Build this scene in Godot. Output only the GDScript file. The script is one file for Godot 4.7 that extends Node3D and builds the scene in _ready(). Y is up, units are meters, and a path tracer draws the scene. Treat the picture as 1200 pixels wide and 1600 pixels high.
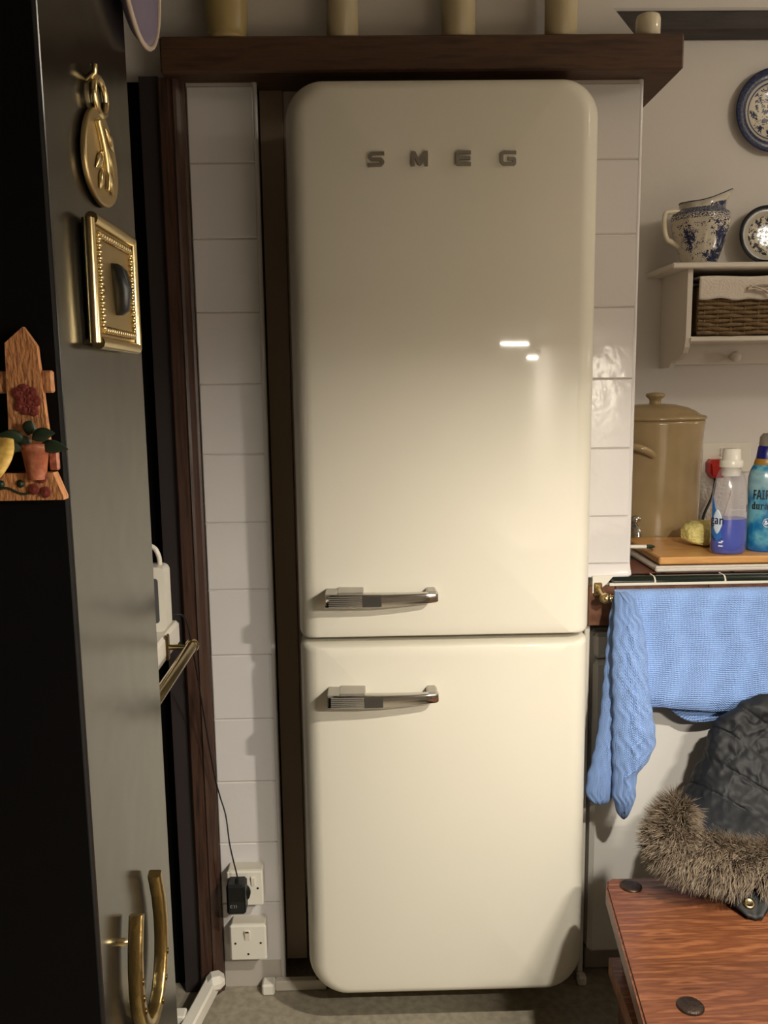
extends Node3D

# ---------------------------------------------------------------- mesh kit
class Shape extends RefCounted:
	var st := SurfaceTool.new()
	func _init() -> void:
		st.begin(Mesh.PRIMITIVE_TRIANGLES)

	# closed surface: the winding is checked by its volume
	func solid(v: PackedVector3Array, uv: PackedVector2Array, n_smooth: int, xf := Transform3D.IDENTITY) -> Shape:
		var vol := 0.0
		for i in range(0, v.size(), 3):
			vol += v[i].dot(v[i + 1].cross(v[i + 2]))
		var flip := vol > 0.0
		for i in range(0, v.size(), 3):
			st.set_smooth_group(0 if i < n_smooth * 3 else -1)
			for k in ([0, 2, 1] if flip else [0, 1, 2]):
				if uv.size() > 0:
					st.set_uv(uv[i + k])
				else:
					st.set_uv(Vector2(v[i + k].x, v[i + k].y))
				st.add_vertex(xf * v[i + k])
		return self

	func box(c: Vector3, s: Vector3, b := 0.002, xf := Transform3D.IDENTITY) -> Shape:
		b = minf(b, minf(s.x, minf(s.y, s.z)) * 0.49)
		var h := s / 2.0
		var v := PackedVector3Array()
		var pt := func(ax: int, sg: Vector3) -> Vector3:
			var p := Vector3(sg.x * (h.x - b), sg.y * (h.y - b), sg.z * (h.z - b))
			p[ax] = sg[ax] * h[ax]
			return c + p
		# faces
		for ax in 3:
			var u := (ax + 1) % 3
			var w := (ax + 2) % 3
			for sg in [-1.0, 1.0]:
				var q := []
				for k in [[-1, -1], [1, -1], [1, 1], [-1, 1]]:
					var e := Vector3()
					e[ax] = sg
					e[u] = k[0]
					e[w] = k[1]
					q.append(pt.call(ax, e))
				if sg < 0:
					q.reverse()
				v.append_array([q[0], q[1], q[2], q[0], q[2], q[3]])
		# edge strips
		for ax in 3:
			var u := (ax + 1) % 3
			var w := (ax + 2) % 3
			for su in [-1.0, 1.0]:
				for sw in [-1.0, 1.0]:
					var e0 := Vector3()
					e0[ax] = -1
					e0[u] = su
					e0[w] = sw
					var e1 := e0
					e1[ax] = 1
					var q := [pt.call(u, e0), pt.call(u, e1), pt.call(w, e1), pt.call(w, e0)]
					if su * sw < 0:
						q.reverse()
					v.append_array([q[0], q[2], q[1], q[0], q[3], q[2]])
		# corners
		for sx in [-1.0, 1.0]:
			for sy in [-1.0, 1.0]:
				for sz in [-1.0, 1.0]:
					var e := Vector3(sx, sy, sz)
					var q := [pt.call(0, e), pt.call(1, e), pt.call(2, e)]
					if sx * sy * sz < 0:
						q.reverse()
					v.append_array([q[0], q[1], q[2]])
		return solid(v, PackedVector2Array(), 0, xf)

	# rings of equal length, joined into a closed body
	func loft(rings: Array, caps := true, xf := Transform3D.IDENTITY, vs := []) -> Shape:
		var v := PackedVector3Array()
		var uv := PackedVector2Array()
		var n: int = rings[0].size()
		var m := rings.size()
		for j in m - 1:
			var a: PackedVector3Array = rings[j]
			var b: PackedVector3Array = rings[j + 1]
			for i in n:
				var k := (i + 1) % n
				v.append_array([a[i], a[k], b[k], a[i], b[k], b[i]])
				var u0 := float(i) / n
				var u1 := float(i + 1) / n
				var w0: float = vs[j] if vs.size() > 0 else float(j) / (m - 1)
				var w1: float = vs[j + 1] if vs.size() > 0 else float(j + 1) / (m - 1)
				uv.append_array([Vector2(u0, w0), Vector2(u1, w0), Vector2(u1, w1), Vector2(u0, w0), Vector2(u1, w1), Vector2(u0, w1)])
		var ns := v.size() / 3
		if caps:
			for e in [0, m - 1]:
				var r: PackedVector3Array = rings[e]
				var c := Vector3()
				for p in r:
					c += p
				c /= n
				for i in n:
					var k := (i + 1) % n
					if e == 0:
						v.append_array([c, r[k], r[i]])
					else:
						v.append_array([c, r[i], r[k]])
					uv.append_array([Vector2(0.5, 0), Vector2(0.5, 0), Vector2(0.5, 0)])
		return solid(v, uv, ns, xf)

	func lathe(prof: Array, seg := 40, xf := Transform3D.IDENTITY) -> Shape:
		var rings := []
		for p in prof:
			var r := PackedVector3Array()
			for i in seg:
				var a := TAU * i / seg
				r.append(Vector3(p.x * cos(a), p.y, -p.x * sin(a)))
			rings.append(r)
		return loft(rings, true, xf)

	# a bar swept along points; rad is a number or a list, sq squashes across the second axis
	func tube(pts: Array, rad, seg := 10, sq := 1.0, up := Vector3.UP, xf := Transform3D.IDENTITY) -> Shape:
		var rings := []
		var n := pts.size()
		var side := Vector3.ZERO
		for i in n:
			var t: Vector3 = (pts[mini(i + 1, n - 1)] - pts[maxi(i - 1, 0)]).normalized()
			if i == 0:
				side = t.cross(up)
				if side.length() < 0.05:
					side = t.cross(Vector3(1, 0, 0.1))
			side = (side - t * side.dot(t)).normalized()
			var bi := t.cross(side)
			var r: float = rad[i] if rad is Array else rad
			var ring := PackedVector3Array()
			for k in seg:
				var a := TAU * k / seg
				ring.append(pts[i] + side * cos(a) * r + bi * sin(a) * r * sq)
			rings.append(ring)
		return loft(rings, true, xf)

	func prism(poly: PackedVector2Array, z0: float, z1: float, xf := Transform3D.IDENTITY, smooth := false) -> Shape:
		var v := PackedVector3Array()
		var n := poly.size()
		for i in n:
			var k := (i + 1) % n
			var a := Vector3(poly[i].x, poly[i].y, z0)
			var b := Vector3(poly[k].x, poly[k].y, z0)
			var c := Vector3(poly[k].x, poly[k].y, z1)
			var d := Vector3(poly[i].x, poly[i].y, z1)
			v.append_array([a, b, c, a, c, d])
		var ns := v.size() / 3 if smooth else 0
		var ccw := not Geometry2D.is_polygon_clockwise(poly)
		var idx := Geometry2D.triangulate_polygon(poly)
		for i in range(0, idx.size(), 3):
			var p := [poly[idx[i]], poly[idx[i + 1]], poly[idx[i + 2]]]
			if ((p[1] - p[0]).cross(p[2] - p[0]) < 0.0) == ccw:
				p.reverse()
			# p now turns the same way as poly
			v.append_array([Vector3(p[0].x, p[0].y, z1), Vector3(p[1].x, p[1].y, z1), Vector3(p[2].x, p[2].y, z1)])
			v.append_array([Vector3(p[2].x, p[2].y, z0), Vector3(p[1].x, p[1].y, z0), Vector3(p[0].x, p[0].y, z0)])
		return solid(v, PackedVector2Array(), ns, xf)

	# a sheet with thickness t from a grid of points
	func sheet(g: Array, t: float, uvs := 1.0) -> Shape:
		var m := g.size()
		var n: int = g[0].size()
		var f := []
		var b := []
		for i in m:
			var fr := PackedVector3Array()
			var br := PackedVector3Array()
			for j in n:
				var du: Vector3 = g[mini(i + 1, m - 1)][j] - g[maxi(i - 1, 0)][j]
				var dv: Vector3 = g[i][mini(j + 1, n - 1)] - g[i][maxi(j - 1, 0)]
				var nn := du.cross(dv).normalized() * t / 2.0
				fr.append(g[i][j] + nn)
				br.append(g[i][j] - nn)
			f.append(fr)
			b.append(br)
		var v := PackedVector3Array()
		var uv := PackedVector2Array()
		var quad := func(p0, p1, p2, p3, i, j) -> void:
			v.append_array([p0, p1, p2, p0, p2, p3])
			var a := Vector2(float(j) / n, float(i) / m) * uvs
			var c := Vector2(float(j + 1) / n, float(i + 1) / m) * uvs
			uv.append_array([a, Vector2(c.x, a.y), c, a, c, Vector2(a.x, c.y)])
		for i in m - 1:
			for j in n - 1:
				quad.call(f[i][j], f[i][j + 1], f[i + 1][j + 1], f[i + 1][j], i, j)
				v.append_array([b[i][j], b[i + 1][j + 1], b[i][j + 1], b[i][j], b[i + 1][j], b[i + 1][j + 1]])
				var a := Vector2(float(j) / n, float(i) / m) * uvs
				var c := Vector2(float(j + 1) / n, float(i + 1) / m) * uvs
				uv.append_array([a, c, Vector2(c.x, a.y), a, Vector2(a.x, c.y), c])
		for j in n - 1:
			quad.call(f[0][j], b[0][j], b[0][j + 1], f[0][j + 1], 0, j)
			quad.call(f[m - 1][j], f[m - 1][j + 1], b[m - 1][j + 1], b[m - 1][j], m - 1, j)
		for i in m - 1:
			quad.call(f[i][0], f[i + 1][0], b[i + 1][0], b[i][0], i, 0)
			quad.call(f[i][n - 1], b[i][n - 1], b[i + 1][n - 1], f[i + 1][n - 1], i, n - 1)
		return solid(v, uv, v.size() / 3)

	func mesh() -> ArrayMesh:
		st.generate_normals()
		return st.commit()

var M := {}
var used := {}
var rng := RandomNumberGenerator.new()

func numbered(n: String) -> String:
	if not used.has(n):
		used[n] = 0
		return n
	used[n] += 1
	return "%s_%03d" % [n, used[n]]

func part(called: String, s: Shape, m: Material, parent: Node3D, label := "") -> MeshInstance3D:
	var o := MeshInstance3D.new()
	o.name = called
	o.mesh = s.mesh()
	o.material_override = null
	for i in o.mesh.get_surface_count():
		o.mesh.surface_set_material(i, m)
	if label != "":
		o.set_meta("label", label)
	parent.add_child(o, true)
	return o

func thing(called: String, label: String, category: String, at := Vector3.ZERO, group := "") -> Node3D:
	var o := Node3D.new()
	o.name = numbered(called)
	add_child(o)
	o.position = at
	o.set_meta("label", label)
	o.set_meta("category", category)
	if group != "":
		o.set_meta("group", group)
	return o

func single(called: String, s: Shape, m: Material, label: String, category: String) -> MeshInstance3D:
	var o := part(numbered(called), s, m, self, label)
	o.set_meta("category", category)
	return o

func struct(called: String, s: Shape, m: Material) -> MeshInstance3D:
	var o := part(called, s, m, self)
	o.set_meta("kind", "structure")
	return o

func at(v: Vector3) -> Transform3D:
	return Transform3D(Basis.IDENTITY, v)

func turned(v: Vector3, x := 0.0, y := 0.0, z := 0.0) -> Transform3D:
	return Transform3D(Basis.from_euler(Vector3(x, y, z)), v)

func smooth_path(pts: Array, n := 6) -> Array:
	var out := []
	for i in pts.size() - 1:
		var p0 = pts[maxi(i - 1, 0)]
		var p1 = pts[i]
		var p2 = pts[i + 1]
		var p3 = pts[mini(i + 2, pts.size() - 1)]
		for k in n:
			var t := float(k) / n
			out.append(0.5 * (2.0 * p1 + (p2 - p0) * t + (2.0 * p0 - 5.0 * p1 + 4.0 * p2 - p3) * t * t + (3.0 * p1 - p0 - 3.0 * p2 + p3) * t * t * t))
	out.append(pts[-1])
	return out

# ---------------------------------------------------------------- materials
func mat(c: Color, rough := 0.5, metal := 0.0, spec := 0.5) -> StandardMaterial3D:
	var m := StandardMaterial3D.new()
	m.albedo_color = c
	m.roughness = rough
	m.metallic = metal
	m.metallic_specular = spec
	return m

func noise_tex(freq: float, sd: int, ramp: Array, size := 512, octaves := 4) -> NoiseTexture2D:
	var f := FastNoiseLite.new()
	f.seed = sd
	f.noise_type = FastNoiseLite.TYPE_SIMPLEX_SMOOTH
	f.frequency = freq
	f.fractal_octaves = octaves
	var t := NoiseTexture2D.new()
	t.width = size
	t.height = size
	t.seamless = true
	t.noise = f
	if ramp.size() > 0:
		var g := Gradient.new()
		g.offsets = PackedFloat32Array(range(ramp.size()).map(func(i): return float(i) / (ramp.size() - 1)))
		g.colors = PackedColorArray(ramp)
		t.color_ramp = g
	return t

func grain(c: Array, scale: Vector3, rough: float, sd: int, bump := 0.0) -> StandardMaterial3D:
	var m := mat(Color.WHITE, rough)
	m.albedo_texture = noise_tex(0.012, sd, c, 512, 5)
	m.uv1_triplanar = true
	m.uv1_world_triplanar = true
	m.uv1_scale = scale
	if bump > 0.0:
		m.heightmap_enabled = true
		m.heightmap_scale = bump
		m.heightmap_texture = noise_tex(0.02, sd + 5, [], 512, 4)
	return m

func bumpy(m: StandardMaterial3D, freq: float, scale: float, depth: float, sd := 3) -> StandardMaterial3D:
	m.heightmap_enabled = true
	m.heightmap_texture = noise_tex(freq, sd, [], 256, 3)
	m.heightmap_scale = depth
	m.uv1_triplanar = true
	m.uv1_world_triplanar = true
	m.uv1_scale = Vector3.ONE * scale
	return m

func paint_tex(w: int, h: int, f: Callable) -> ImageTexture:
	var im := Image.create_empty(w, h, false, Image.FORMAT_RGB8)
	for y in h:
		for x in w:
			im.set_pixel(x, y, f.call((x + 0.5) / w, (y + 0.5) / h))
	return ImageTexture.create_from_image(im)

func make_materials() -> void:
	M.plaster = bumpy(mat(Color(0.83, 0.81, 0.785), 0.85), 0.02, 3.0, 0.06)
	M.ceiling = mat(Color(0.86, 0.84, 0.80), 0.9)
	M.floor = mat(Color.WHITE, 0.55)
	M.floor.albedo_texture = noise_tex(0.03, 11, [Color(0.53, 0.50, 0.44), Color(0.60, 0.565, 0.495), Color(0.66, 0.62, 0.545)], 512, 5)
	M.floor.uv1_triplanar = true
	M.floor.uv1_world_triplanar = true
	M.floor.uv1_scale = Vector3(2.5, 2.5, 2.5)
	M.jamb = bumpy(mat(Color(0.085, 0.078, 0.068), 0.18, 0.0, 0.55), 0.015, 2.0, 0.05)
	M.dark_paint = bumpy(mat(Color(0.13, 0.115, 0.11), 0.42), 0.015, 2.0, 0.05)
	M.black = mat(Color(0.04, 0.036, 0.036), 0.55, 0.0, 0.2)
	M.stile = mat(Color(0.20, 0.175, 0.175), 0.4)
	M.shade_room = mat(Color(0.55, 0.50, 0.45), 0.9)
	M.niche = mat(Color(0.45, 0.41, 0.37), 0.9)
	M.tile = bumpy(mat(Color(0.85, 0.835, 0.83), 0.06), 0.012, 6.0, 0.025)
	M.tile_b = bumpy(mat(Color(0.84, 0.825, 0.815), 0.07), 0.012, 7.0, 0.03, 9)
	M.grout = mat(Color(0.72, 0.69, 0.65), 0.9)
	M.white_grout = mat(Color(0.86, 0.84, 0.78), 0.8)
	M.gap_panel = mat(Color(0.56, 0.49, 0.42), 0.7)
	M.gap_strip = mat(Color(0.68, 0.64, 0.60), 0.7)
	M.frame_wood = grain([Color(0.15, 0.095, 0.07), Color(0.29, 0.20, 0.155), Color(0.22, 0.145, 0.11)], Vector3(9, 0.6, 9), 0.45, 21, 0.05)
	M.beam_wood = grain([Color(0.20, 0.13, 0.085), Color(0.33, 0.225, 0.15), Color(0.26, 0.17, 0.11)], Vector3(0.8, 7, 7), 0.5, 31, 0.05)
	M.dark_beam = grain([Color(0.17, 0.15, 0.14), Color(0.26, 0.23, 0.22)], Vector3(0.7, 5, 5), 0.6, 41, 0.05)
	M.enamel = mat(Color(0.865, 0.845, 0.785), 0.55, 0.0, 0.2)
	M.enamel.clearcoat_enabled = true
	M.enamel.clearcoat = 0.45
	M.enamel.clearcoat_roughness = 0.04
	M.fridge_body = mat(Color(0.80, 0.77, 0.66), 0.35)
	M.gasket = mat(Color(0.55, 0.52, 0.42), 0.7)
	M.chrome = mat(Color(0.78, 0.77, 0.75), 0.14, 1.0)
	M.chrome_dull = mat(Color(0.68, 0.66, 0.63), 0.32, 0.75)
	M.chrome_reflection = mat(Color(0.40, 0.39, 0.38), 0.3, 0.8)  # tone of a dark reflection, put into the colour of the grip plate
	M.letter_metal = mat(Color(0.55, 0.52, 0.47), 0.4, 0.35)
	M.rubber = mat(Color(0.05, 0.045, 0.04), 0.7)
	M.foot = mat(Color(0.13, 0.09, 0.06), 0.6)
	M.plastic = mat(Color(0.88, 0.86, 0.81), 0.28)
	M.plastic_dim = mat(Color(0.80, 0.77, 0.71), 0.4)
	M.black_plastic = mat(Color(0.035, 0.04, 0.045), 0.42)
	M.grey_print = mat(Color(0.62, 0.62, 0.60), 0.6)
	M.red_plastic = mat(Color(0.70, 0.13, 0.09), 0.3)
	M.neon_off = mat(Color(0.30, 0.03, 0.02), 0.2)
	M.appliance = mat(Color(0.86, 0.845, 0.82), 0.3)
	M.appliance_grey = mat(Color(0.62, 0.60, 0.57), 0.4)
	M.brass = mat(Color(0.80, 0.72, 0.53), 0.22, 1.0)
	M.brass_old = bumpy(mat(Color(0.66, 0.57, 0.37), 0.3, 1.0), 0.03, 12.0, 0.05)
	M.brass_dark = mat(Color(0.42, 0.34, 0.20), 0.35, 1.0)
	M.brass_flat = mat(Color(0.66, 0.58, 0.42), 0.42, 1.0)
	M.shelf_paint = mat(Color(0.84, 0.81, 0.76), 0.5)
	M.quarry = grain([Color(0.34, 0.19, 0.15), Color(0.46, 0.28, 0.23), Color(0.38, 0.23, 0.18)], Vector3(3, 3, 3), 0.28, 51)
	M.fascia = grain([Color(0.29, 0.19, 0.145), Color(0.45, 0.315, 0.245), Color(0.37, 0.25, 0.19)], Vector3(2.6, 2.6, 2.6), 0.25, 61)
	M.green_tile = mat(Color(0.055, 0.10, 0.075), 0.1)
	M.ceramic = mat(Color(0.84, 0.80, 0.70), 0.14)
	M.jar = mat(Color(0.74, 0.68, 0.54), 0.35)
	M.jar_olive = mat(Color(0.66, 0.58, 0.38), 0.4)
	M.stoneware = mat(Color.WHITE, 0.16)
	M.stoneware.albedo_texture = noise_tex(0.02, 71, [Color(0.56, 0.48, 0.34), Color(0.62, 0.53, 0.39)], 256, 3)
	M.stoneware.uv1_triplanar = true
	M.stoneware.uv1_scale = Vector3.ONE * 2.0
	M.board = grain([Color(0.68, 0.47, 0.26), Color(0.80, 0.60, 0.36), Color(0.74, 0.53, 0.31)], Vector3(0.8, 9, 9), 0.4, 81)
	M.tray = mat(Color(0.80, 0.77, 0.73), 0.35)
	M.paper = bumpy(mat(Color(0.84, 0.81, 0.77), 0.8), 0.03, 10.0, 0.3)
	M.sponge = bumpy(mat(Color(0.88, 0.82, 0.52), 0.8), 0.04, 12.0, 0.3)
	M.pink = mat(Color(0.62, 0.16, 0.22), 0.5)
	M.bottle_clear = mat(Color(0.80, 0.80, 0.88, 0.10), 0.12)
	M.bottle_clear.transparency = BaseMaterial3D.TRANSPARENCY_ALPHA
	M.liquid = mat(Color(0.05, 0.22, 0.68), 0.12)
	M.sticker = mat(Color(0.16, 0.42, 0.72), 0.35)
	M.sticker_pale = mat(Color(0.80, 0.86, 0.92), 0.35)
	M.print_navy = mat(Color(0.05, 0.08, 0.26), 0.5)
	M.print_white = mat(Color(0.92, 0.93, 0.94), 0.5)
	M.print_black = mat(Color(0.04, 0.07, 0.09), 0.5)
	M.cap_blue = mat(Color(0.06, 0.07, 0.42), 0.3)
	M.gold_band = mat(Color(0.62, 0.46, 0.14), 0.35)
	M.wicker = grain([Color(0.20, 0.14, 0.07), Color(0.50, 0.40, 0.26), Color(0.34, 0.26, 0.15)], Vector3(9, 40, 9), 0.7, 91)
	M.linen = bumpy(mat(Color(0.84, 0.80, 0.75), 0.9), 0.05, 9.0, 0.1)
	M.cord = mat(Color(0.02, 0.02, 0.022), 0.5)
	M.table_wood = grain([Color(0.29, 0.165, 0.105), Color(0.47, 0.29, 0.185), Color(0.39, 0.225, 0.14), Color(0.54, 0.345, 0.225), Color(0.35, 0.20, 0.125)], Vector3(0.9, 5, 8), 0.34, 101, 0.06)
	M.table_dark = grain([Color(0.16, 0.07, 0.04), Color(0.34, 0.17, 0.10)], Vector3(6, 1.5, 1.5), 0.45, 111, 0.05)
	M.iron = bumpy(mat(Color(0.25, 0.20, 0.17), 0.45, 0.7), 0.04, 10.0, 0.1)
	M.jacket = mat(Color(0.105, 0.11, 0.12), 0.58, 0.0, 0.4)
	M.lining = mat(Color(0.05, 0.05, 0.045), 0.6)
	M.fur_base = mat(Color(0.12, 0.09, 0.065), 1.0)
	M.fur = mat(Color.WHITE, 0.75)
	M.fur.vertex_color_use_as_albedo = true
	# knitting: little V stitches as relief
	M.knit = mat(Color(0.59, 0.725, 0.95), 0.95)
	M.knit.rim_enabled = true
	M.knit.rim = 0.5
	M.knit.albedo_texture = noise_tex(0.05, 121, [Color(0.84, 0.86, 0.90), Color(1, 1, 1)], 256, 3)
	M.knit.heightmap_enabled = true
	M.knit.heightmap_scale = 0.2
	M.knit.heightmap_texture = paint_tex(96, 96, func(u: float, v: float) -> Color:
		var a := fposmod(u * 3.0, 1.0) * 2.0
		var s := 1.0 if a < 1.0 else -1.0
		var b := fposmod(v * 5.0 + s * (fposmod(a, 1.0) - 0.5) * 0.9, 1.0)
		var h := sin(b * PI) * (0.35 + 0.65 * sin(fposmod(a, 1.0) * PI))
		return Color(h, h, h))
	M.knit.uv1_scale = Vector3(1, 1, 1)
	# blue willow print
	var fn := FastNoiseLite.new()
	fn.seed = 7
	fn.frequency = 0.045
	fn.fractal_octaves = 4
	var fine := FastNoiseLite.new()
	fine.seed = 17
	fine.frequency = 0.16
	fine.fractal_octaves = 2
	var cream := Color(0.80, 0.77, 0.70)
	var ink := Color(0.10, 0.14, 0.29)
	M.willow = mat(Color.WHITE, 0.14)
	M.willow.albedo_texture = paint_tex(384, 384, func(u: float, v: float) -> Color:
		var p := Vector2(u - 0.5, v - 0.5)
		var r := p.length() * 2.0
		var ang := p.angle()
		var t := 0.0
		if r > 0.97:
			t = 1.0
		elif r > 0.74:
			t = 0.88 + 0.2 * fine.get_noise_2d(ang * 60.0, r * 120.0)
		elif r > 0.68:
			t = 0.12
		elif r > 0.645:
			t = 0.85
		elif r > 0.61:
			t = 0.1
		else:
			var tree := fn.get_noise_2d(u * 260.0, v * 260.0) + 0.45 * fine.get_noise_2d(u * 300.0, v * 300.0) + 0.12 * sin(u * 16.0)
			t = smoothstep(0.0, 0.16, tree)
		return cream.lerp(ink, clampf(t, 0.0, 1.0)))
	M.willow_dark = mat(Color.WHITE, 0.14)
	M.willow_dark.albedo_texture = paint_tex(320, 320, func(u: float, v: float) -> Color:
		var p := Vector2(u - 0.5, v - 0.5)
		var r := p.length() * 2.0
		var t := 0.0
		if r > 0.83:
			t = 1.0
		elif r > 0.66:
			t = 0.12
		else:
			t = smoothstep(-0.05, 0.12, fn.get_noise_2d(u * 220.0 + 90.0, v * 220.0) + 0.5 * fine.get_noise_2d(u * 240.0, v * 240.0 + 50.0) - 0.15 * (0.6 - v))
		return cream.lerp(Color(0.04, 0.06, 0.13), clampf(t, 0.0, 1.0)))
	# the jug's print runs round it: border at the neck, trees on the right, a small house on the left
	M.jug_print = mat(Color.WHITE, 0.12)
	M.jug_print.albedo_texture = paint_tex(640, 256, func(u: float, v0: float) -> Color:
		var v := 1.0 - v0
		var t := 0.0
		var n := fn.get_noise_2d(u * 460.0, v * 190.0)
		var f2 := fine.get_noise_2d(u * 520.0, v * 220.0)
		if v > 0.80 and v < 0.90:
			t = 0.62 + 0.5 * f2
		elif v > 0.93:
			t = 0.05
		elif v > 0.72 and v <= 0.80:
			t = smoothstep(0.1, 0.25, f2 + 0.15) * 0.8
		elif v < 0.06:
			t = 0.0
		else:
			var w := fposmod(u, 0.5) * 2.0
			var tree := exp(-pow((w - 0.70 - 0.06 * sin(v * 7.0)) / 0.15, 2.0)) * (0.75 + 0.3 * sin(v * 10.0 + 4.0))
			var house := exp(-pow((w - 0.30 + 0.10 * v) / 0.085, 2.0)) * exp(-pow((v - 0.42) / 0.20, 2.0))
			var rocks := exp(-pow((w - 0.58) / 0.14, 2.0)) * exp(-pow((v - 0.12) / 0.10, 2.0))
			t = smoothstep(0.22, 0.42, (tree + house + rocks) * 0.62 + 0.45 * n + 0.4 * f2)
		return cream.lerp(ink, clampf(t, 0.0, 1.0)))
	# wash label for the blue liquid bottle and mottled teal for the tall one
	M.teal = mat(Color.WHITE, 0.22)
	M.teal.albedo_texture = paint_tex(256, 256, func(u: float, v: float) -> Color:
		var n := fn.get_noise_2d(u * 120.0, v * 160.0)
		var c := Color(0.10, 0.42, 0.62).lerp(Color(0.42, 0.66, 0.72), clampf(0.5 + n * 1.4, 0.0, 1.0))
		var pale := smoothstep(0.42, 0.52, v) * (1.0 - smoothstep(0.68, 0.76, v))
		c = c.lerp(Color(0.60, 0.70, 0.71), 0.75 * pale)
		return c.lerp(Color(0.07, 0.36, 0.66), (1.0 - smoothstep(0.06, 0.2, v)) * 0.9))
	M.purple_glaze = mat(Color(0.42, 0.39, 0.47), 0.3)
	M.cream_rim = mat(Color(0.66, 0.60, 0.54), 0.35)
	M.picket = grain([Color(0.40, 0.22, 0.12), Color(0.68, 0.47, 0.29), Color(0.60, 0.38, 0.22)], Vector3(40, 12, 40), 0.6, 131, 0.05)
	M.picket_pot = grain([Color(0.42, 0.18, 0.12), Color(0.70, 0.45, 0.31)], Vector3(30, 30, 30), 0.5, 141)
	M.leaf = mat(Color(0.10, 0.16, 0.09), 0.5)
	M.petal = mat(Color(0.40, 0.13, 0.085), 0.7)
	M.hat = grain([Color(0.62, 0.48, 0.20), Color(0.85, 0.72, 0.38)], Vector3(20, 40, 20), 0.6, 151)
	M.dark_green = mat(Color(0.10, 0.16, 0.12), 0.4)
	M.mesh_grey = bumpy(mat(Color(0.36, 0.36, 0.37), 0.5, 0.4), 0.2, 30.0, 0.1)
	M.worktop_wood = mat(Color(0.50, 0.46, 0.41), 0.5)
	M.cabinet_white = mat(Color(0.82, 0.79, 0.74), 0.5)

# ---------------------------------------------------------------- main
func _ready() -> void:
	rng.seed = 4242
	var cam := Camera3D.new()
	cam.name = "camera"
	cam.fov = 61.32
	cam.near = 0.02
	cam.position = Vector3(0, 1.41, 1.87)
	cam.rotation = Vector3(deg_to_rad(-8.4), deg_to_rad(-1.06), deg_to_rad(-0.8))
	add_child(cam)
	cam.current = true
	var env := Environment.new()
	env.background_mode = Environment.BG_COLOR
	env.background_color = Color(0.01, 0.01, 0.012)
	env.tonemap_mode = Environment.TONE_MAPPER_LINEAR
	env.tonemap_exposure = 1.0
	env.sdfgi_enabled = true
	env.ssao_enabled = true
	env.ssil_enabled = true
	var we := WorldEnvironment.new()
	we.name = "environment"
	we.environment = env
	add_child(we)
	make_materials()
	lamp_under_cupboard()
	added_fill_lamp()
	room()
	alcove()
	fridge()
	counter()
	appliance()
	mantel()
	left_side()
	doorway_things()
	sockets()
	wall_shelf()
	worktop_things()
	table()
	jumper()
	jacket()

# two slim lights below the wall cupboard on the right, out of the frame
func lamp_under_cupboard() -> void:
	var k := thing("wall_cupboard", "white wall cupboard with two light strips under it, right of the camera", "cupboard", Vector3(0.80, 1.585, 1.60))
	part("body", Shape.new().box(Vector3(0, 0.34, 0), Vector3(0.38, 0.68, 1.10), 0.003), M.cabinet_white, k)
	for s in [-1, 1]:
		var d := part("door", Shape.new().box(Vector3(-0.201, 0.34, s * 0.275), Vector3(0.02, 0.67, 0.54), 0.004), M.cabinet_white, k)
		part("knob", Shape.new().lathe([Vector2(0.006, 0), Vector2(0.008, 0.01), Vector2(0.014, 0.02), Vector2(0.002, 0.026)], 20, turned(Vector3(-0.21, 0.1, s * 0.05), 0, 0, PI / 2)), M.brass, d)
	var lm := mat(Color(1, 0.95, 0.85), 0.4)
	lm.emission_enabled = true
	lm.emission = Color(1.0, 0.95, 0.87)
	lm.emission_energy_multiplier = 9.0
	for q in [[1.09, 2.05, 1.49, "farther from the camera", 0.05, 0.645], [1.86, 3.7, 1.565, "nearer to the camera", 0.20, 0.79]]:
		var c := Vector3(q[5], q[2], q[0])
		var t := thing("light_strip", "slim light strip under the wall cupboard, the one " + q[3], "light", c, "light strips under the cupboard")
		part("light_diffuser", Shape.new().box(Vector3(0, 0.001, 0), Vector3(q[4], 0.006, 0.016), 0.002), lm, t)
		part("housing", Shape.new().box(Vector3(0, 0.011, 0), Vector3(q[4] + 0.02, 0.014, 0.04), 0.003), M.plastic, t)
		if q[2] < 1.5:
			part("stem", Shape.new().tube([Vector3(0, 0.017, 0), Vector3(0, 0.118, 0)], 0.01, 10), M.plastic, t)
		var a := AreaLight3D.new()
		a.name = "strip_light"
		a.area_size = Vector2(q[4], 0.016)
		a.light_color = Color(1.0, 0.968, 0.91)
		a.light_energy = q[1]
		a.area_range = 8.0
		a.area_attenuation = 2.0
		a.shadow_enabled = true
		a.position = c + Vector3(0, -0.006, 0)
		a.rotation = Vector3(-PI / 2, 0, 0)
		add_child(a, true)

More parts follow.
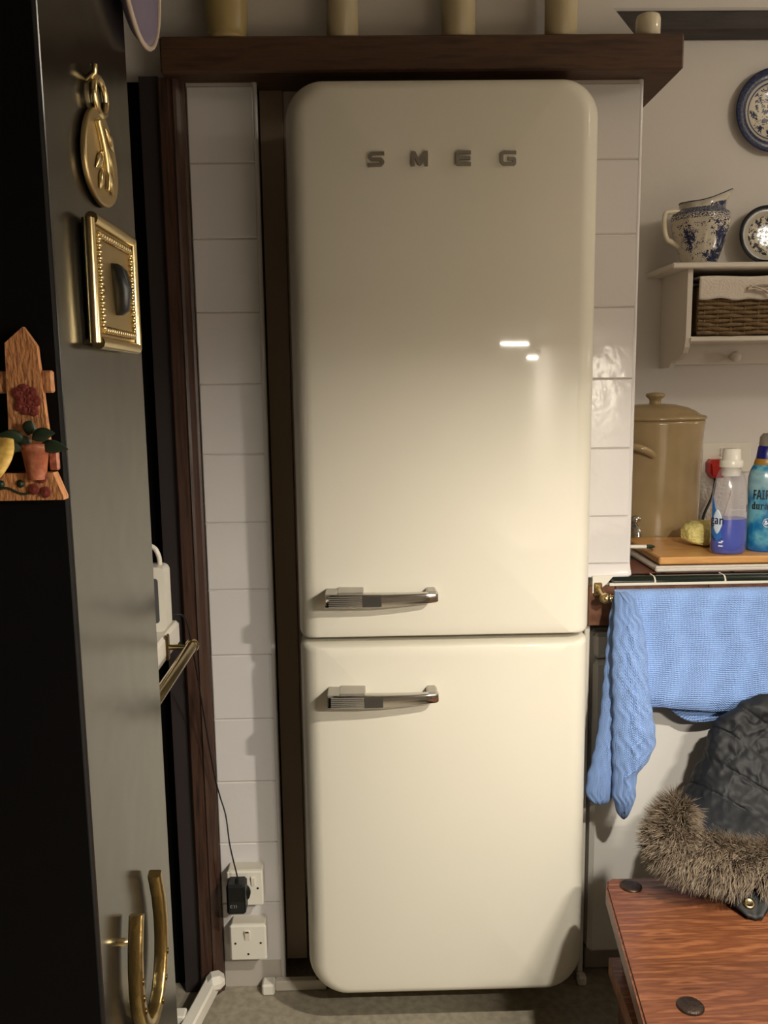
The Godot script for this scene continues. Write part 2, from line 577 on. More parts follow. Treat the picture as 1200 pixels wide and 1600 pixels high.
func added_fill_lamp() -> void:
	var p := Vector3(1.75, 2.30, 0.48)
	var t := thing("added_fill_lamp", "added fill lamp, unseen, below the kitchen ceiling", "lamp", p)  # added out of view as dim fill for the upper part of the room
	var lm := mat(Color(1, 0.92, 0.8), 0.4)
	lm.emission_enabled = true
	lm.emission = Color(1.0, 0.955, 0.88)
	lm.emission_energy_multiplier = 1.2
	part("bulb", Shape.new().lathe([Vector2(0.005, -0.07), Vector2(0.05, -0.055), Vector2(0.075, 0), Vector2(0.05, 0.055), Vector2(0.03, 0.07)], 24), lm, t)
	part("stem", Shape.new().tube([Vector3(0, 0.07, 0), Vector3(0, 0.20, 0)], 0.008, 10), M.brass, t)
	var o := OmniLight3D.new()
	o.name = "added_fill_lamp_light"
	o.position = p
	o.light_size = 0.07
	o.light_color = Color(1.0, 0.955, 0.88)
	o.light_energy = 0.33
	o.omni_range = 8.0
	o.omni_attenuation = 2.0
	o.shadow_enabled = true
	add_child(o)
	# added fill lamp, unseen on the right, to brighten the back worktop
	var hp := Vector3(1.95, 1.50, -0.30)
	var hl := thing("added_low_lamp", "added fill lamp, unseen, low on the right of the kitchen", "lamp", hp)
	part("bulb", Shape.new().lathe([Vector2(0.005, -0.03), Vector2(0.03, -0.02), Vector2(0.036, 0), Vector2(0.02, 0.03)], 24), lm, hl)
	part("hood", Shape.new().lathe([Vector2(0.10, 0.035), Vector2(0.10, 0.045), Vector2(0.04, 0.12), Vector2(0.02, 0.16)], 24), M.appliance_grey, hl)
	var h := OmniLight3D.new()
	h.name = "added_low_lamp_light"
	h.position = hp
	h.light_size = 0.036
	h.light_color = Color(1.0, 0.955, 0.90)
	h.light_energy = 0.075
	h.omni_range = 8.0
	h.omni_attenuation = 2.0
	h.shadow_enabled = true
	add_child(h)
	# worktop below the light strips, out of the frame: it throws their light back up into the room
	var w := thing("side_worktop", "brown worktop on white base cupboards below the wall cupboard", "worktop", Vector3(0.78, 0, 1.60))
	part("top", Shape.new().box(Vector3(0, 0.885, 0), Vector3(0.43, 0.03, 1.04), 0.004), M.worktop_wood, w)
	part("carcass", Shape.new().box(Vector3(0.02, 0.485, 0), Vector3(0.38, 0.77, 1.02), 0.003), M.cabinet_white, w)
	for s in [-1, 1]:
		part("door", Shape.new().box(Vector3(-0.181, 0.49, s * 0.255), Vector3(0.02, 0.74, 0.50), 0.004), M.cabinet_white, w)

func wall_box(called: String, lo: Vector3, hi: Vector3, m: Material) -> MeshInstance3D:
	return struct(called, Shape.new().box((lo + hi) / 2.0, hi - lo, 0.0005), m)

func room() -> void:
	wall_box("floor", Vector3(-1.3, -0.06, -0.85), Vector3(2.4, 0, 3.6), M.floor)
	wall_box("ceiling", Vector3(-1.3, 2.5, -0.85), Vector3(2.4, 2.6, 3.6), M.ceiling)
	wall_box("wall_back", Vector3(-0.7, 0, -0.85), Vector3(2.4, 2.5, -0.75), M.plaster)
	wall_box("wall_left", Vector3(-0.7, 0, -0.75), Vector3(-0.6, 2.5, 1.12), M.dark_paint)
	wall_box("wall_right", Vector3(2.3, 0, -0.75), Vector3(2.4, 2.5, 1.18), M.plaster)
	wall_box("wall_right_return", Vector3(1.0, 0, 1.10), Vector3(2.3, 2.5, 1.18), M.plaster)
	wall_box("wall_room_right", Vector3(1.0, 0, 1.18), Vector3(1.1, 2.5, 3.5), M.plaster)
	# the dark post on the left of the doorway; its side is the lit strip
	var st := Shape.new()
	var r := 0.0015
	var poly := PackedVector2Array([Vector2(-1.3, 1.12), Vector2(-0.19 - r, 1.12), Vector2(-0.19, 1.12 + r)])
	poly.append_array([Vector2(-0.19, 1.32 - r), Vector2(-0.19 - r * 0.3, 1.32 - r * 0.3), Vector2(-0.19 - r, 1.32), Vector2(-1.3, 1.32)])
	st.prism(poly, -2.5, 0.0, Transform3D(Basis(Vector3.RIGHT, PI / 2), Vector3.ZERO))
	struct("wall_doorway_left", st, M.jamb)
	# the dark board that faces the next room, fixed on the post
	wall_box("trim_1", Vector3(-1.25, 0, 1.32), Vector3(-0.1905, 2.45, 1.326), M.black)
	# the unlit room behind the camera
	wall_box("wall_room_left", Vector3(-1.4, 0, 1.12), Vector3(-1.3, 2.5, 3.6), M.shade_room)
	wall_box("wall_room_back", Vector3(-1.3, 0, 3.5), Vector3(1.1, 2.5, 3.6), M.shade_room)

func tiled(called: String, x0: float, x1: float, y0: float, y1: float, zback: float) -> MeshInstance3D:
	var o := wall_box(called, Vector3(x0, y0, zback), Vector3(x1, y1, -0.0025), M.grout)
	var rows := []
	var y := 0.0655
	while y < y1:
		var a := maxf(y, y0)
		var b := minf(y + 0.1500, y1)
		if b - a > 0.012:
			rows.append([a, b])
		y += 0.1500
	for q in rows:
		var g := 0.0008
		var c := Vector3((x0 + x1) / 2.0, (q[0] + q[1]) / 2.0, -0.005 + rng.randf_range(-0.0004, 0.0004))
		var xf := turned(c, rng.randf_range(-0.003, 0.003), rng.randf_range(-0.004, 0.004))
		part("tile", Shape.new().box(Vector3.ZERO, Vector3(x1 - x0 - 0.001, q[1] - q[0] - g * 2, 0.0098), 0.0022, xf), [M.tile, M.tile_b][rng.randi() % 2], o)
	return o

func alcove() -> void:
	tiled("wall_alcove_left", -0.357, -0.220, 0.0, 2.022, -0.34)
	tiled("wall_alcove_right", 0.425, 0.575, 0.985, 2.022, -0.75)
	# a pale rounded strip closes each tiled edge
	struct("trim_2", Shape.new().tube([Vector3(-0.219, 0.0, -0.006), Vector3(-0.219, 2.022, -0.006)], 0.0062, 10), M.tile_b)
	struct("trim_3", Shape.new().tube([Vector3(0.575, 0.985, -0.006), Vector3(0.575, 2.022, -0.006)], 0.0062, 10), M.tile)
	# the side of the niche: a brown board in front, plaster behind, an opening low down
	wall_box("wall_niche_side", Vector3(-0.357, 0.30, -0.75), Vector3(-0.222, 2.022, -0.34), M.niche)
	wall_box("trim_4", Vector3(-0.2135, 0.035, -0.075), Vector3(-0.166, 2.022, -0.05), M.gap_panel)
	wall_box("trim_10", Vector3(-0.165, 0.23, -0.085), Vector3(-0.120, 2.022, -0.058), M.gap_strip)
	# plaster above the beam, cut on a slope on the right
	struct("wall_over_beam", Shape.new().prism(PackedVector2Array([Vector2(-0.6, 2.03), Vector2(0.575, 2.03), Vector2(0.591, 2.091), Vector2(0.236, 2.5), Vector2(-0.6, 2.5)]), -0.75, -0.03), M.plaster)
	# low white duct across the gap beside the fridge
	var t := thing("floor_duct", "low white duct on the floor between tiles and fridge", "trunking", Vector3(-0.25, 0, 0))
	part("end_cap", Shape.new().box(Vector3(-0.002, 0.014, 0.018), Vector3(0.03, 0.028, 0.032), 0.004), M.plastic, t)
	part("cover", Shape.new().box(Vector3(0.073, 0.013, 0.010), Vector3(0.12, 0.025, 0.018), 0.002), M.plastic_dim, t)
	single("metal_strip", Shape.new().tube([Vector3(-0.188, 0.002, -0.10), Vector3(-0.163, 0.26, -0.16)], 0.006, 8, 0.4), M.chrome_dull, "thin grey strip leaning in the dark gap beside the fridge", "strip")

# ---------------------------------------------------------------- fridge
func door_shape(l: float, r: float, b: float, t: float, rt: float, rb: float, et: float, eb: float) -> Shape:
	# rings from the back edge to the front: straight side, then a quarter turn, then a bowed face
	var cx := (l + r) / 2.0
	var es := 0.042
	var zb := 0.035
	var ze := 0.085
	var zf := 0.138
	var rings := []
	var ring := func(dl: float, dt: float, db: float, z: float, shrink: float) -> PackedVector3Array:
		var L := l + dl
		var R := r - dl
		var T := t - dt
		var Bt := b + db
		var out := PackedVector3Array()
		var q := maxf(rt - dl * 0.55, 0.012)
		var p := maxf(rb - dl * 0.55, 0.008)
		var n := 12
		for c in [[R - q, T - q, q, 0.0], [L + q, T - q, q, PI / 2], [L + p, Bt + p, p, PI], [R - p, Bt + p, p, 3 * PI / 2]]:
			for i in n + 1:
				var a: float = c[3] + PI / 2 * i / n
				out.append(Vector3(c[0] + cos(a) * c[2], c[1] + sin(a) * c[2], z))
		if shrink > 0.0:
			var my := clampf((T + Bt) / 2.0, Bt, T)
			var half := (T - Bt) / 2.0 - (R - L) / 2.0
			for i in out.size():
				var v := out[i]
				var ty := clampf(v.y, my - half, my + half)
				out[i] = Vector3(lerpf(v.x, cx, shrink), lerpf(v.y, ty, shrink), z)
		if z > ze:
			for i in out.size():
				var v := out[i]
				var k := (z - ze) / (zf - ze)
				var uu := (v.x - cx) / ((r - l) / 2.0)
				out[i].z = z + 0.021 * k * (1.0 - uu * uu)
		return out
	rings.append(ring.call(0.004, 0.004, 0.004, zb, 0.0))
	rings.append(ring.call(0.0, 0.0, 0.0, zb + 0.004, 0.0))
	rings.append(ring.call(0.0, 0.0, 0.0, ze, 0.0))
	for i in range(1, 13):
		var a := PI / 2 * i / 12.0
		rings.append(ring.call(es * (1 - cos(a)), et * (1 - cos(a)), eb * (1 - cos(a)), lerpf(ze, zf, sin(a)), 0.0))
	for i in range(1, 15):
		rings.append(ring.call(es, et, eb, zf, i / 14.0 * 0.999))
	return Shape.new().loft(rings)

func handle(d: Node3D, y: float) -> void:
	# mount on the left, long tapering grip, foot on the right; the door's face is near z 0.145
	var s := Shape.new()
	var secs := [[-0.086, 0.0, 0.0125, 0.197, 0.012], [-0.083, 0.0, 0.0130, 0.2, 0.012], [-0.055, 0.0, 0.0135, 0.2025, 0.012], [-0.012, 0.0, 0.0140, 0.2045, 0.012], [0.03, 0.0, 0.0132, 0.205, 0.012], [0.075, 0.0015, 0.0118, 0.204, 0.011], [0.11, 0.003, 0.0106, 0.2015, 0.010], [0.13, 0.004, 0.0102, 0.199, 0.010], [0.1345, 0.004, 0.0090, 0.196, 0.008]]
	var rings := []
	for q in secs:
		var ring := PackedVector3Array()
		var n := 20
		for i in n:
			var a := TAU * i / n
			var ca := cos(a)
			var sa := sin(a)
			var zz: float = q[3] - q[4] + q[4] * signf(ca) * pow(absf(ca), 0.45)
			if ca > 0:
				zz = q[3] - 0.004 + 0.004 * ca
			ring.append(Vector3(q[0], y + q[1] + q[2] * signf(sa) * pow(absf(sa), 0.42), zz))
		rings.append(ring)
	s.loft(rings)
	part("handle", s, M.chrome, d, "long tapering chrome handle")
	part("handle_mount", Shape.new().box(Vector3(-0.072, y + 0.002, 0.168), Vector3(0.028, 0.024, 0.062), 0.002).box(Vector3(-0.036, y + 0.0035, 0.166), Vector3(0.052, 0.027, 0.066), 0.002), M.chrome_dull, d)
	part("handle_foot", Shape.new().box(Vector3(0.123, y + 0.006, 0.168), Vector3(0.022, 0.018, 0.056), 0.004), M.chrome_dull, d)
	var ribs := Shape.new()
	for i in 6:
		ribs.box(Vector3(-0.046, y - 0.0095 + i * 0.0038, 0.2032), Vector3(0.066, 0.0021, 0.0045), 0.0008)
	var ro := part("handle_ribs", ribs, M.chrome_dull, d)
	ro.set_meta("kind", "stuff")
	part("handle_reflection", Shape.new().box(Vector3(0.0055, y, 0.2038), Vector3(0.037, 0.0215, 0.004), 0.0008), M.chrome_reflection, d, "dark reflection on the grip, made as a thin plate")  # dark plate stands in for a reflection in the chrome

func glyph(paths: Array, w: float) -> PackedVector2Array:
	var out := PackedVector2Array()
	for p in paths:
		var pp := Geometry2D.offset_polyline(PackedVector2Array(p), w, Geometry2D.JOIN_ROUND, Geometry2D.END_BUTT)
		if out.is_empty():
			out = pp[0]
		else:
			out = Geometry2D.merge_polygons(out, pp[0])[0]
	return out

func fridge() -> void:
	var f := thing("fridge_freezer", "tall cream two-door fridge freezer with rounded corners and chrome handles", "fridge", Vector3(0.1535, 0, 0.036))
	var body := Shape.new()
	body.box(Vector3(0, 1.012, -0.29), Vector3(0.585, 1.85, 0.63), 0.02)
	part("body", body, M.fridge_body, f)
	part("gasket", Shape.new().box(Vector3(0, 1.03, 0.031), Vector3(0.56, 1.78, 0.02), 0.004), M.gasket, f)
	for s in [-1, 1]:
		part("foot", Shape.new().box(Vector3(s * 0.276, 0.044, -0.045), Vector3(0.035, 0.088, 0.05), 0.004), M.foot, f)
		part("foot", Shape.new().box(Vector3(s * 0.27, 0.044, -0.5), Vector3(0.035, 0.088, 0.05), 0.004), M.foot, f)
	part("hinge", Shape.new().box(Vector3(0.275, 1.945, 0.0), Vector3(0.03, 0.035, 0.06), 0.004), M.chrome_dull, f)
	var up := part("upper_door", door_shape(-0.2997, 0.2997, 0.8985, 1.977, 0.070, 0.016, 0.032, 0.010), M.enamel, f)
	var lo := part("lower_door", door_shape(-0.2997, 0.2997, 0.096, 0.8907, 0.016, 0.075, 0.010, 0.032), M.enamel, f)
	var hx := -0.1545
	handle(up, 0.994)
	handle(lo, 0.7895)
	for d in [up, lo]:
		for c in d.get_children():
			c.position.x = hx
	# raised chrome lettering
	var W := 0.0303
	var H := 0.0264
	var t := 0.0030
	var x0 := t
	var x1 := W - t
	var y0 := t
	var y1 := H - t
	var ym := H / 2.0
	var c := 0.004
	var letters := {
		"S": [[Vector2(W, y1), Vector2(x0 + c, y1), Vector2(x0, y1 - c), Vector2(x0, ym + c), Vector2(x0 + c, ym), Vector2(x1 - c, ym), Vector2(x1, ym - c), Vector2(x1, y0 + c), Vector2(x1 - c, y0), Vector2(0, y0)]],
		"M": [[Vector2(x0, 0), Vector2(x0, H)], [Vector2(x0 + 0.0015, H - 0.002), Vector2(W / 2, t), Vector2(x1 - 0.0015, H - 0.002)], [Vector2(x1, 0), Vector2(x1, H)]],
		"E": [[Vector2(W * 0.92, y1), Vector2(x0, y1), Vector2(x0, y0), Vector2(W * 0.92, y0)], [Vector2(x0, ym), Vector2(W * 0.9, ym)]],
		"G": [[Vector2(W, y1), Vector2(x0 + c, y1), Vector2(x0, y1 - c), Vector2(x0, y0 + c), Vector2(x0 + c, y0), Vector2(x1, y0), Vector2(x1, ym - 0.001), Vector2(W * 0.48, ym - 0.001)]],
	}
	var xs := [0.012, 0.094, 0.178, 0.262]
	var i := 0
	for k in ["S", "M", "E", "G"]:
		var x: float = xs[i] * 0.978 - 0.1545
		var s := Shape.new().prism(glyph(letters[k], t), 0.0, 0.0045)
		var o := part("letter", s, M.letter_metal, up)
		var uu := (x + W / 2) / 0.2997
		o.position = Vector3(x, 1.809, 0.138 + 0.021 * (1.0 - uu * uu) - 0.0008)
		o.rotation.y = atan(2.0 * 0.021 * uu / 0.2997)
		i += 1

# ---------------------------------------------------------------- counter and what is under it
func counter() -> void:
	var c := thing("worktop", "tiled worktop with a red brown tiled front and green edge tiles", "worktop", Vector3(0.5, 0.985, 0.03))
	part("substrate", Shape.new().box(Vector3(0.891, -0.060, -0.40), Vector3(1.818, 0.100, 0.74), 0.002), M.grout, c)
	# top tiles
	for i in 6:
		for j in 5:
			var x := 0.005 + i * 0.155
			var z := -0.035 - j * 0.155
			if z - 0.15 < -0.78:
				continue
			if x < 0.08 and z - 0.02 < -0.05 and j > 0:
				continue
			var sz := Vector3(0.150, 0.010, 0.150)
			if i == 0:
				x = 0.085
				sz.x = 0.07
				part("top_tile", Shape.new().box(Vector3(x + sz.x / 2, -0.005, z - sz.z / 2), sz, 0.002), M.quarry, c)
				continue
			part("top_tile", Shape.new().box(Vector3(x + sz.x / 2, -0.005, z - sz.z / 2), sz, 0.002), M.quarry, c)
	# green quarter-round edge tiles with pale joints
	var xs := [0.034, 0.126, 0.281, 0.436, 0.591, 0.746]
	for i in xs.size() - 1:
		var rings := []
		for x in [xs[i] + 0.0018, xs[i + 1] - 0.0018]:
			var ring := PackedVector3Array()
			for p in [Vector2(-0.034, -0.0135), Vector2(-0.034, 0.0)]:
				ring.append(Vector3(x, p.y, p.x))
			for k in 7:
				var a := PI / 2 - PI / 2 * k / 6.0
				ring.append(Vector3(x, -0.012 + 0.012 * sin(a), -0.009 + 0.012 * cos(a)))
			ring.append(Vector3(x, -0.0135, 0.003))
			rings.append(ring)
		part("edge_tile", Shape.new().loft(rings), M.green_tile, c)
		if i > 0:
			part("joint", Shape.new().tube([Vector3(xs[i], -0.013, 0.0030), Vector3(xs[i], -0.009, 0.0030), Vector3(xs[i], -0.0025, -0.003), Vector3(xs[i], -0.0013, -0.010), Vector3(xs[i], -0.0016, -0.032)], 0.0021, 8), M.white_grout, c)
	part("joint", Shape.new().box(Vector3(0.40, -0.0155, 0.001), Vector3(0.75, 0.006, 0.008), 0.001), M.white_grout, c)
	part("edge_corner", Shape.new().prism(PackedVector2Array([Vector2(-0.012, 0.004), Vector2(0.034, 0.004), Vector2(0.018, -0.014), Vector2(-0.004, -0.032), Vector2(-0.012, -0.034)]), -0.03, 0.004), M.plastic, c)
	# brown tiles on the front
	var fx := [-0.020, 0.039, 0.245, 0.451, 0.657, 0.86]
	for i in fx.size() - 1:
		part("front_tile", Shape.new().box(Vector3((fx[i] + fx[i + 1]) / 2, -0.0635, -0.004), Vector3(fx[i + 1] - fx[i] - 0.0012, 0.089, 0.010), 0.0015), M.fascia, c)
	# white quarter-round skirting at the foot of the tiled pier
	var s := Shape.new()
	var rings := []
	for x in [0.44, 0.568, 0.578]:
		var k := 1.0 if x < 0.575 else 0.6
		rings.append(PackedVector3Array([Vector3(x, 0.9855, 0.0), Vector3(x, 0.9855, 0.028 * k), Vector3(x, 0.990, 0.027 * k), Vector3(x, 0.998, 0.017 * k), Vector3(x, 1.008, 0.008 * k), Vector3(x, 1.012, 0.0)]))
	s.loft(rings)
	struct("trim_5", s, M.tile)
	struct("trim_6", Shape.new().box(Vector3(1.3, 1.0, -0.745), Vector3(1.4, 0.03, 0.012), 0.003), M.tile)
	# white end board between fridge and machine
	var b := thing("end_board", "narrow white upright board between the fridge and the white appliance", "board", Vector3(0.486, 0, 0.006))
	part("board", Shape.new().box(Vector3(0, 0.44, -0.3), Vector3(0.012, 0.874, 0.60), 0.002), M.shelf_paint, b)
	part("foot", Shape.new().box(Vector3(0.0, 0.012, 0.012), Vector3(0.020, 0.024, 0.024), 0.004), M.plastic, b)

func appliance() -> void:
	var a := thing("washing_machine", "white kitchen appliance under the worktop behind the blue jumper", "appliance", Vector3(0.80, 0, 0))
	part("body", Shape.new().box(Vector3(0, 0.46, -0.30), Vector3(0.595, 0.79, 0.56), 0.008), M.appliance, a)
	part("plinth", Shape.new().box(Vector3(0, 0.031, -0.26), Vector3(0.59, 0.058, 0.46), 0.003), M.appliance_grey, a)
	part("control_panel", Shape.new().box(Vector3(0, 0.822, -0.008), Vector3(0.595, 0.060, 0.028), 0.009), M.appliance, a)
	part("door", Shape.new().box(Vector3(0, 0.428, -0.008), Vector3(0.595, 0.720, 0.03), 0.010), M.appliance, a)

# ---------------------------------------------------------------- beam over the fridge and the jars on it
func mantel() -> void:
	var t := thing("mantel_beam", "dark brown wooden beam shelf running above the fridge", "shelf", Vector3(0, 2.056, 0))
	var s := Shape.new()
	s.box(Vector3(0.124, 0, -0.34), Vector3(1.036, 0.068, 0.79), 0.004)
	part("board", s, M.beam_wood, t)
	single("picture_rail_beam", Shape.new().box(Vector3(1.425, 2.3965, -0.715), Vector3(1.74, 0.055, 0.07), 0.006), M.dark_beam, "dark painted beam across the white wall under the ceiling", "beam")
	struct("trim_7", Shape.new().box(Vector3(1.425, 2.462, -0.717), Vector3(1.74, 0.076, 0.066), 0.008), M.plaster)
	var jars := [[-0.267, 0.0425, 0.30, M.jar_olive, "leftmost and widest olive jar, with a base ring, on the beam above the fridge", true],
		[-0.035, 0.0315, 0.28, M.jar, "slim grey-beige jar on the beam, second from the left", false],
		[0.197, 0.0335, 0.28, M.jar, "slim beige jar on the beam, middle one of the five", false],
		[0.403, 0.0325, 0.28, M.jar, "slim beige jar on the beam near the sloping white wall edge", false],
		[0.579, 0.0245, 0.046, M.ceramic, "short pale cylinder with a rounded top at the right end of the beam", false]]
	for j in jars:
		var r: float = j[1]
		var h: float = j[2]
		var o := thing("jar", j[4], "jar", Vector3(j[0], 2.0905, 0.016 if r > 0.04 else 0.02), "jars on the beam")
		var prof := [Vector2(r * 0.9, 0), Vector2(r, 0.002)]
		if j[5]:
			prof = [Vector2(r * 0.88, 0), Vector2(r * 0.98, 0.003), Vector2(r * 0.98, 0.007), Vector2(r * 0.9, 0.010), Vector2(r * 0.93, 0.02), Vector2(r, 0.05)]
		prof.append_array([Vector2(r, h * 0.6), Vector2(r, h - 0.010)])
		prof.append_array([Vector2(r * 0.93, h - 0.003), Vector2(r * 0.7, h), Vector2(r * 0.02, h + 0.001)])
		part("body", Shape.new().lathe(prof, 40), j[3], o)
		if h > 0.1:
			part("rim", Shape.new().lathe([Vector2(r * 0.72, h - 0.002), Vector2(r * 0.78, h), Vector2(r * 0.78, h + 0.012), Vector2(r * 0.3, h + 0.014)], 32), j[3], o)
	var p := thing("plate", "large blue and white willow pattern plate hanging high on the wall", "plate", Vector3(1.19, 2.174, -0.748))
	plate(p, 0.117, M.willow, 0.0)

func plate(p: Node3D, r: float, m: Material, tilt: float) -> void:
	# a dish whose face carries the print, seen from the front
	var rings := []
	var prof := [[0.55, 0.0], [0.56, 0.004], [0.98, 0.020], [1.0, 0.0225], [0.99, 0.0245], [0.70, 0.014], [0.62, 0.0085], [0.3, 0.008], [0.01, 0.008]]
	var v := PackedVector3Array()
	var uv := PackedVector2Array()
	var n := 56
	for q in prof:
		var ring := PackedVector3Array()
		for i in n:
			var a := TAU * i / n
			ring.append(Vector3(cos(a) * r * q[0], sin(a) * r * q[0], q[1] * r / 0.117))
		rings.append(ring)
	var tri := func(a: Vector3, b: Vector3, c: Vector3) -> void:
		for q in [a, b, c]:
			v.append(q)
			uv.append(Vector2(0.5 + q.x / r / 2.0, 0.5 - q.y / r / 2.0))
	for j in rings.size() - 1:
		for i in n:
			var k := (i + 1) % n
			tri.call(rings[j][i], rings[j][k], rings[j + 1][k])
			tri.call(rings[j][i], rings[j + 1][k], rings[j + 1][i])
	var ns := v.size() / 3
	for i in n:
		var k := (i + 1) % n
		tri.call(Vector3(0, 0, 0), rings[0][k], rings[0][i])
	p.rotation.x = tilt
	part("dish", Shape.new().solid(v, uv, ns), m, p)

# ---------------------------------------------------------------- left: wooden casing, shelf with radio, rail
func left_side() -> void:
	# moulded casing: profile across x, extruded up
	var poly := PackedVector2Array()
	for q in [[-0.409, 0.0], [-0.409, 0.024], [-0.405, 0.028], [-0.388, 0.028], [-0.385, 0.021], [-0.380, 0.021], [-0.378, 0.026], [-0.372, 0.024], [-0.366, 0.018], [-0.362, 0.012], [-0.3575, 0.010], [-0.3575, -0.02], [-0.409, -0.02]]:
		poly.append(Vector2(q[0], -q[1]))
	var s := Shape.new().prism(poly, 0.0, 2.022, Transform3D(Basis(Vector3.RIGHT, -PI / 2), Vector3.ZERO))
	struct("trim_8", s, M.frame_wood)
	wall_box("trim_9", Vector3(-0.448, 0, -0.05), Vector3(-0.409, 2.03, 0.014), M.stile)
	wall_box("wall_panel_left", Vector3(-0.6, 0, -0.06), Vector3(-0.448, 2.03, -0.02), M.black)
	# low black unit under the shelf
	var u := thing("base_unit", "black base unit below the white shelf on the left", "cabinet", Vector3(-0.535, 0, 0.56))
	part("body", Shape.new().box(Vector3(-0.002, 0.485, 0), Vector3(0.115, 0.80, 1.05), 0.004), M.black, u)
	part("plinth", Shape.new().box(Vector3(-0.005, 0.0425, 0), Vector3(0.105, 0.085, 1.04), 0.002), M.dark_green, u)
	var sh := thing("shelf", "white shelf edge carrying the white radio behind the doorway post", "shelf", Vector3(-0.49, 0.915, 0.42))
	part("board", Shape.new().box(Vector3(0.0, 0, 0), Vector3(0.20, 0.050, 0.55), 0.006), M.plastic, sh)
	part("lip", Shape.new().box(Vector3(0.078, 0.034, -0.262), Vector3(0.016, 0.030, 0.022), 0.004), M.plastic, sh)
	# radio
	var r := thing("radio", "small white radio with a grey grille standing on the white shelf", "radio", Vector3(-0.475, 0.9415, 0.215))
	var body := PackedVector2Array()
	for c in [[0.068, 0.114, 0.0], [-0.068, 0.114, PI / 2], [-0.068, 0.012, PI], [0.068, 0.012, 3 * PI / 2]]:
		for i in 7:
			var a: float = c[2] + PI / 2 * i / 6.0
			body.append(Vector2(c[0] + 0.013 * cos(a), c[1] + 0.013 * sin(a)))
	part("case", Shape.new().prism(body, -0.025, 0.022, Transform3D.IDENTITY, true), M.plastic, r)
	var gr := PackedVector2Array()
	for c in [[0.062, 0.099, 0.0], [-0.062, 0.099, PI / 2], [-0.062, 0.023, PI], [0.062, 0.023, 3 * PI / 2]]:
		for i in 5:
			var a: float = c[2] + PI / 2 * i / 4.0
			gr.append(Vector2(c[0] + 0.006 * cos(a), c[1] + 0.006 * sin(a)))
	part("grille", Shape.new().prism(gr, 0.019, 0.0235), M.mesh_grey, r)
	part("carry_handle", Shape.new().tube(smooth_path([Vector3(0.066, 0.12, -0.01), Vector3(0.064, 0.145, -0.01), Vector3(0.05, 0.163, -0.01), Vector3(0, 0.168, -0.01), Vector3(-0.05, 0.163, -0.01), Vector3(-0.066, 0.12, -0.01)]), 0.005, 8), M.plastic, r)
	# brass rail
	var b := thing("towel_rail", "brass rail standing off the white shelf edge at the left", "rail", Vector3(-0.343, 0.918, 0.256))
	part("bar", Shape.new().tube([Vector3(0, 0, 0.0), Vector3(0, 0, 0.56)], 0.0105, 18), M.brass, b)
	part("end_cap", Shape.new().lathe([Vector2(0.002, -0.012), Vector2(0.010, -0.009), Vector2(0.0135, 0), Vector2(0.012, 0.008)], 20, turned(Vector3(0, 0, -0.002), PI / 2)), M.brass, b)
	for z in [0.008, 0.5]:
		part("arm", Shape.new().tube([Vector3(-0.047, 0, z), Vector3(-0.02, 0.0, z), Vector3(0, 0, z)], 0.0055, 12), M.brass, b)
		part("back_plate", Shape.new().box(Vector3(-0.045, 0.0, z), Vector3(0.005, 0.05, 0.018), 0.002), M.brass_dark, b)
	# white conduit on the floor
	var t := thing("pipe_trunking", "white plastic conduit running along the floor at the left", "conduit", Vector3(-0.39, 0, 0.0))
	part("run", Shape.new().box(Vector3(0, 0, 0), Vector3(0.030, 0.036, 0.36), 0.004, turned(Vector3(-0.019, 0.045, 0.212), 0.0, -0.185)), M.plastic, t)
	part("end_cover", Shape.new().box(Vector3.ZERO, Vector3(0.042, 0.036, 0.045), 0.012, turned(Vector3(0.020, 0.055, 0.050), 0, 0.3)), M.plastic, t)
	part("tee", Shape.new().box(Vector3(-0.045, 0.05, 0.16), Vector3(0.04, 0.030, 0.030), 0.003), M.plastic, t)
	part("branch_pipe", Shape.new().tube([Vector3(-0.03, 0.028, 0.17), Vector3(-0.065, 0.016, 0.20)], 0.009, 12), M.plastic, t)
	part("clip", Shape.new().box(Vector3(-0.02, 0.014, 0.21), Vector3(0.012, 0.028, 0.20), 0.003), M.plastic_dim, t)

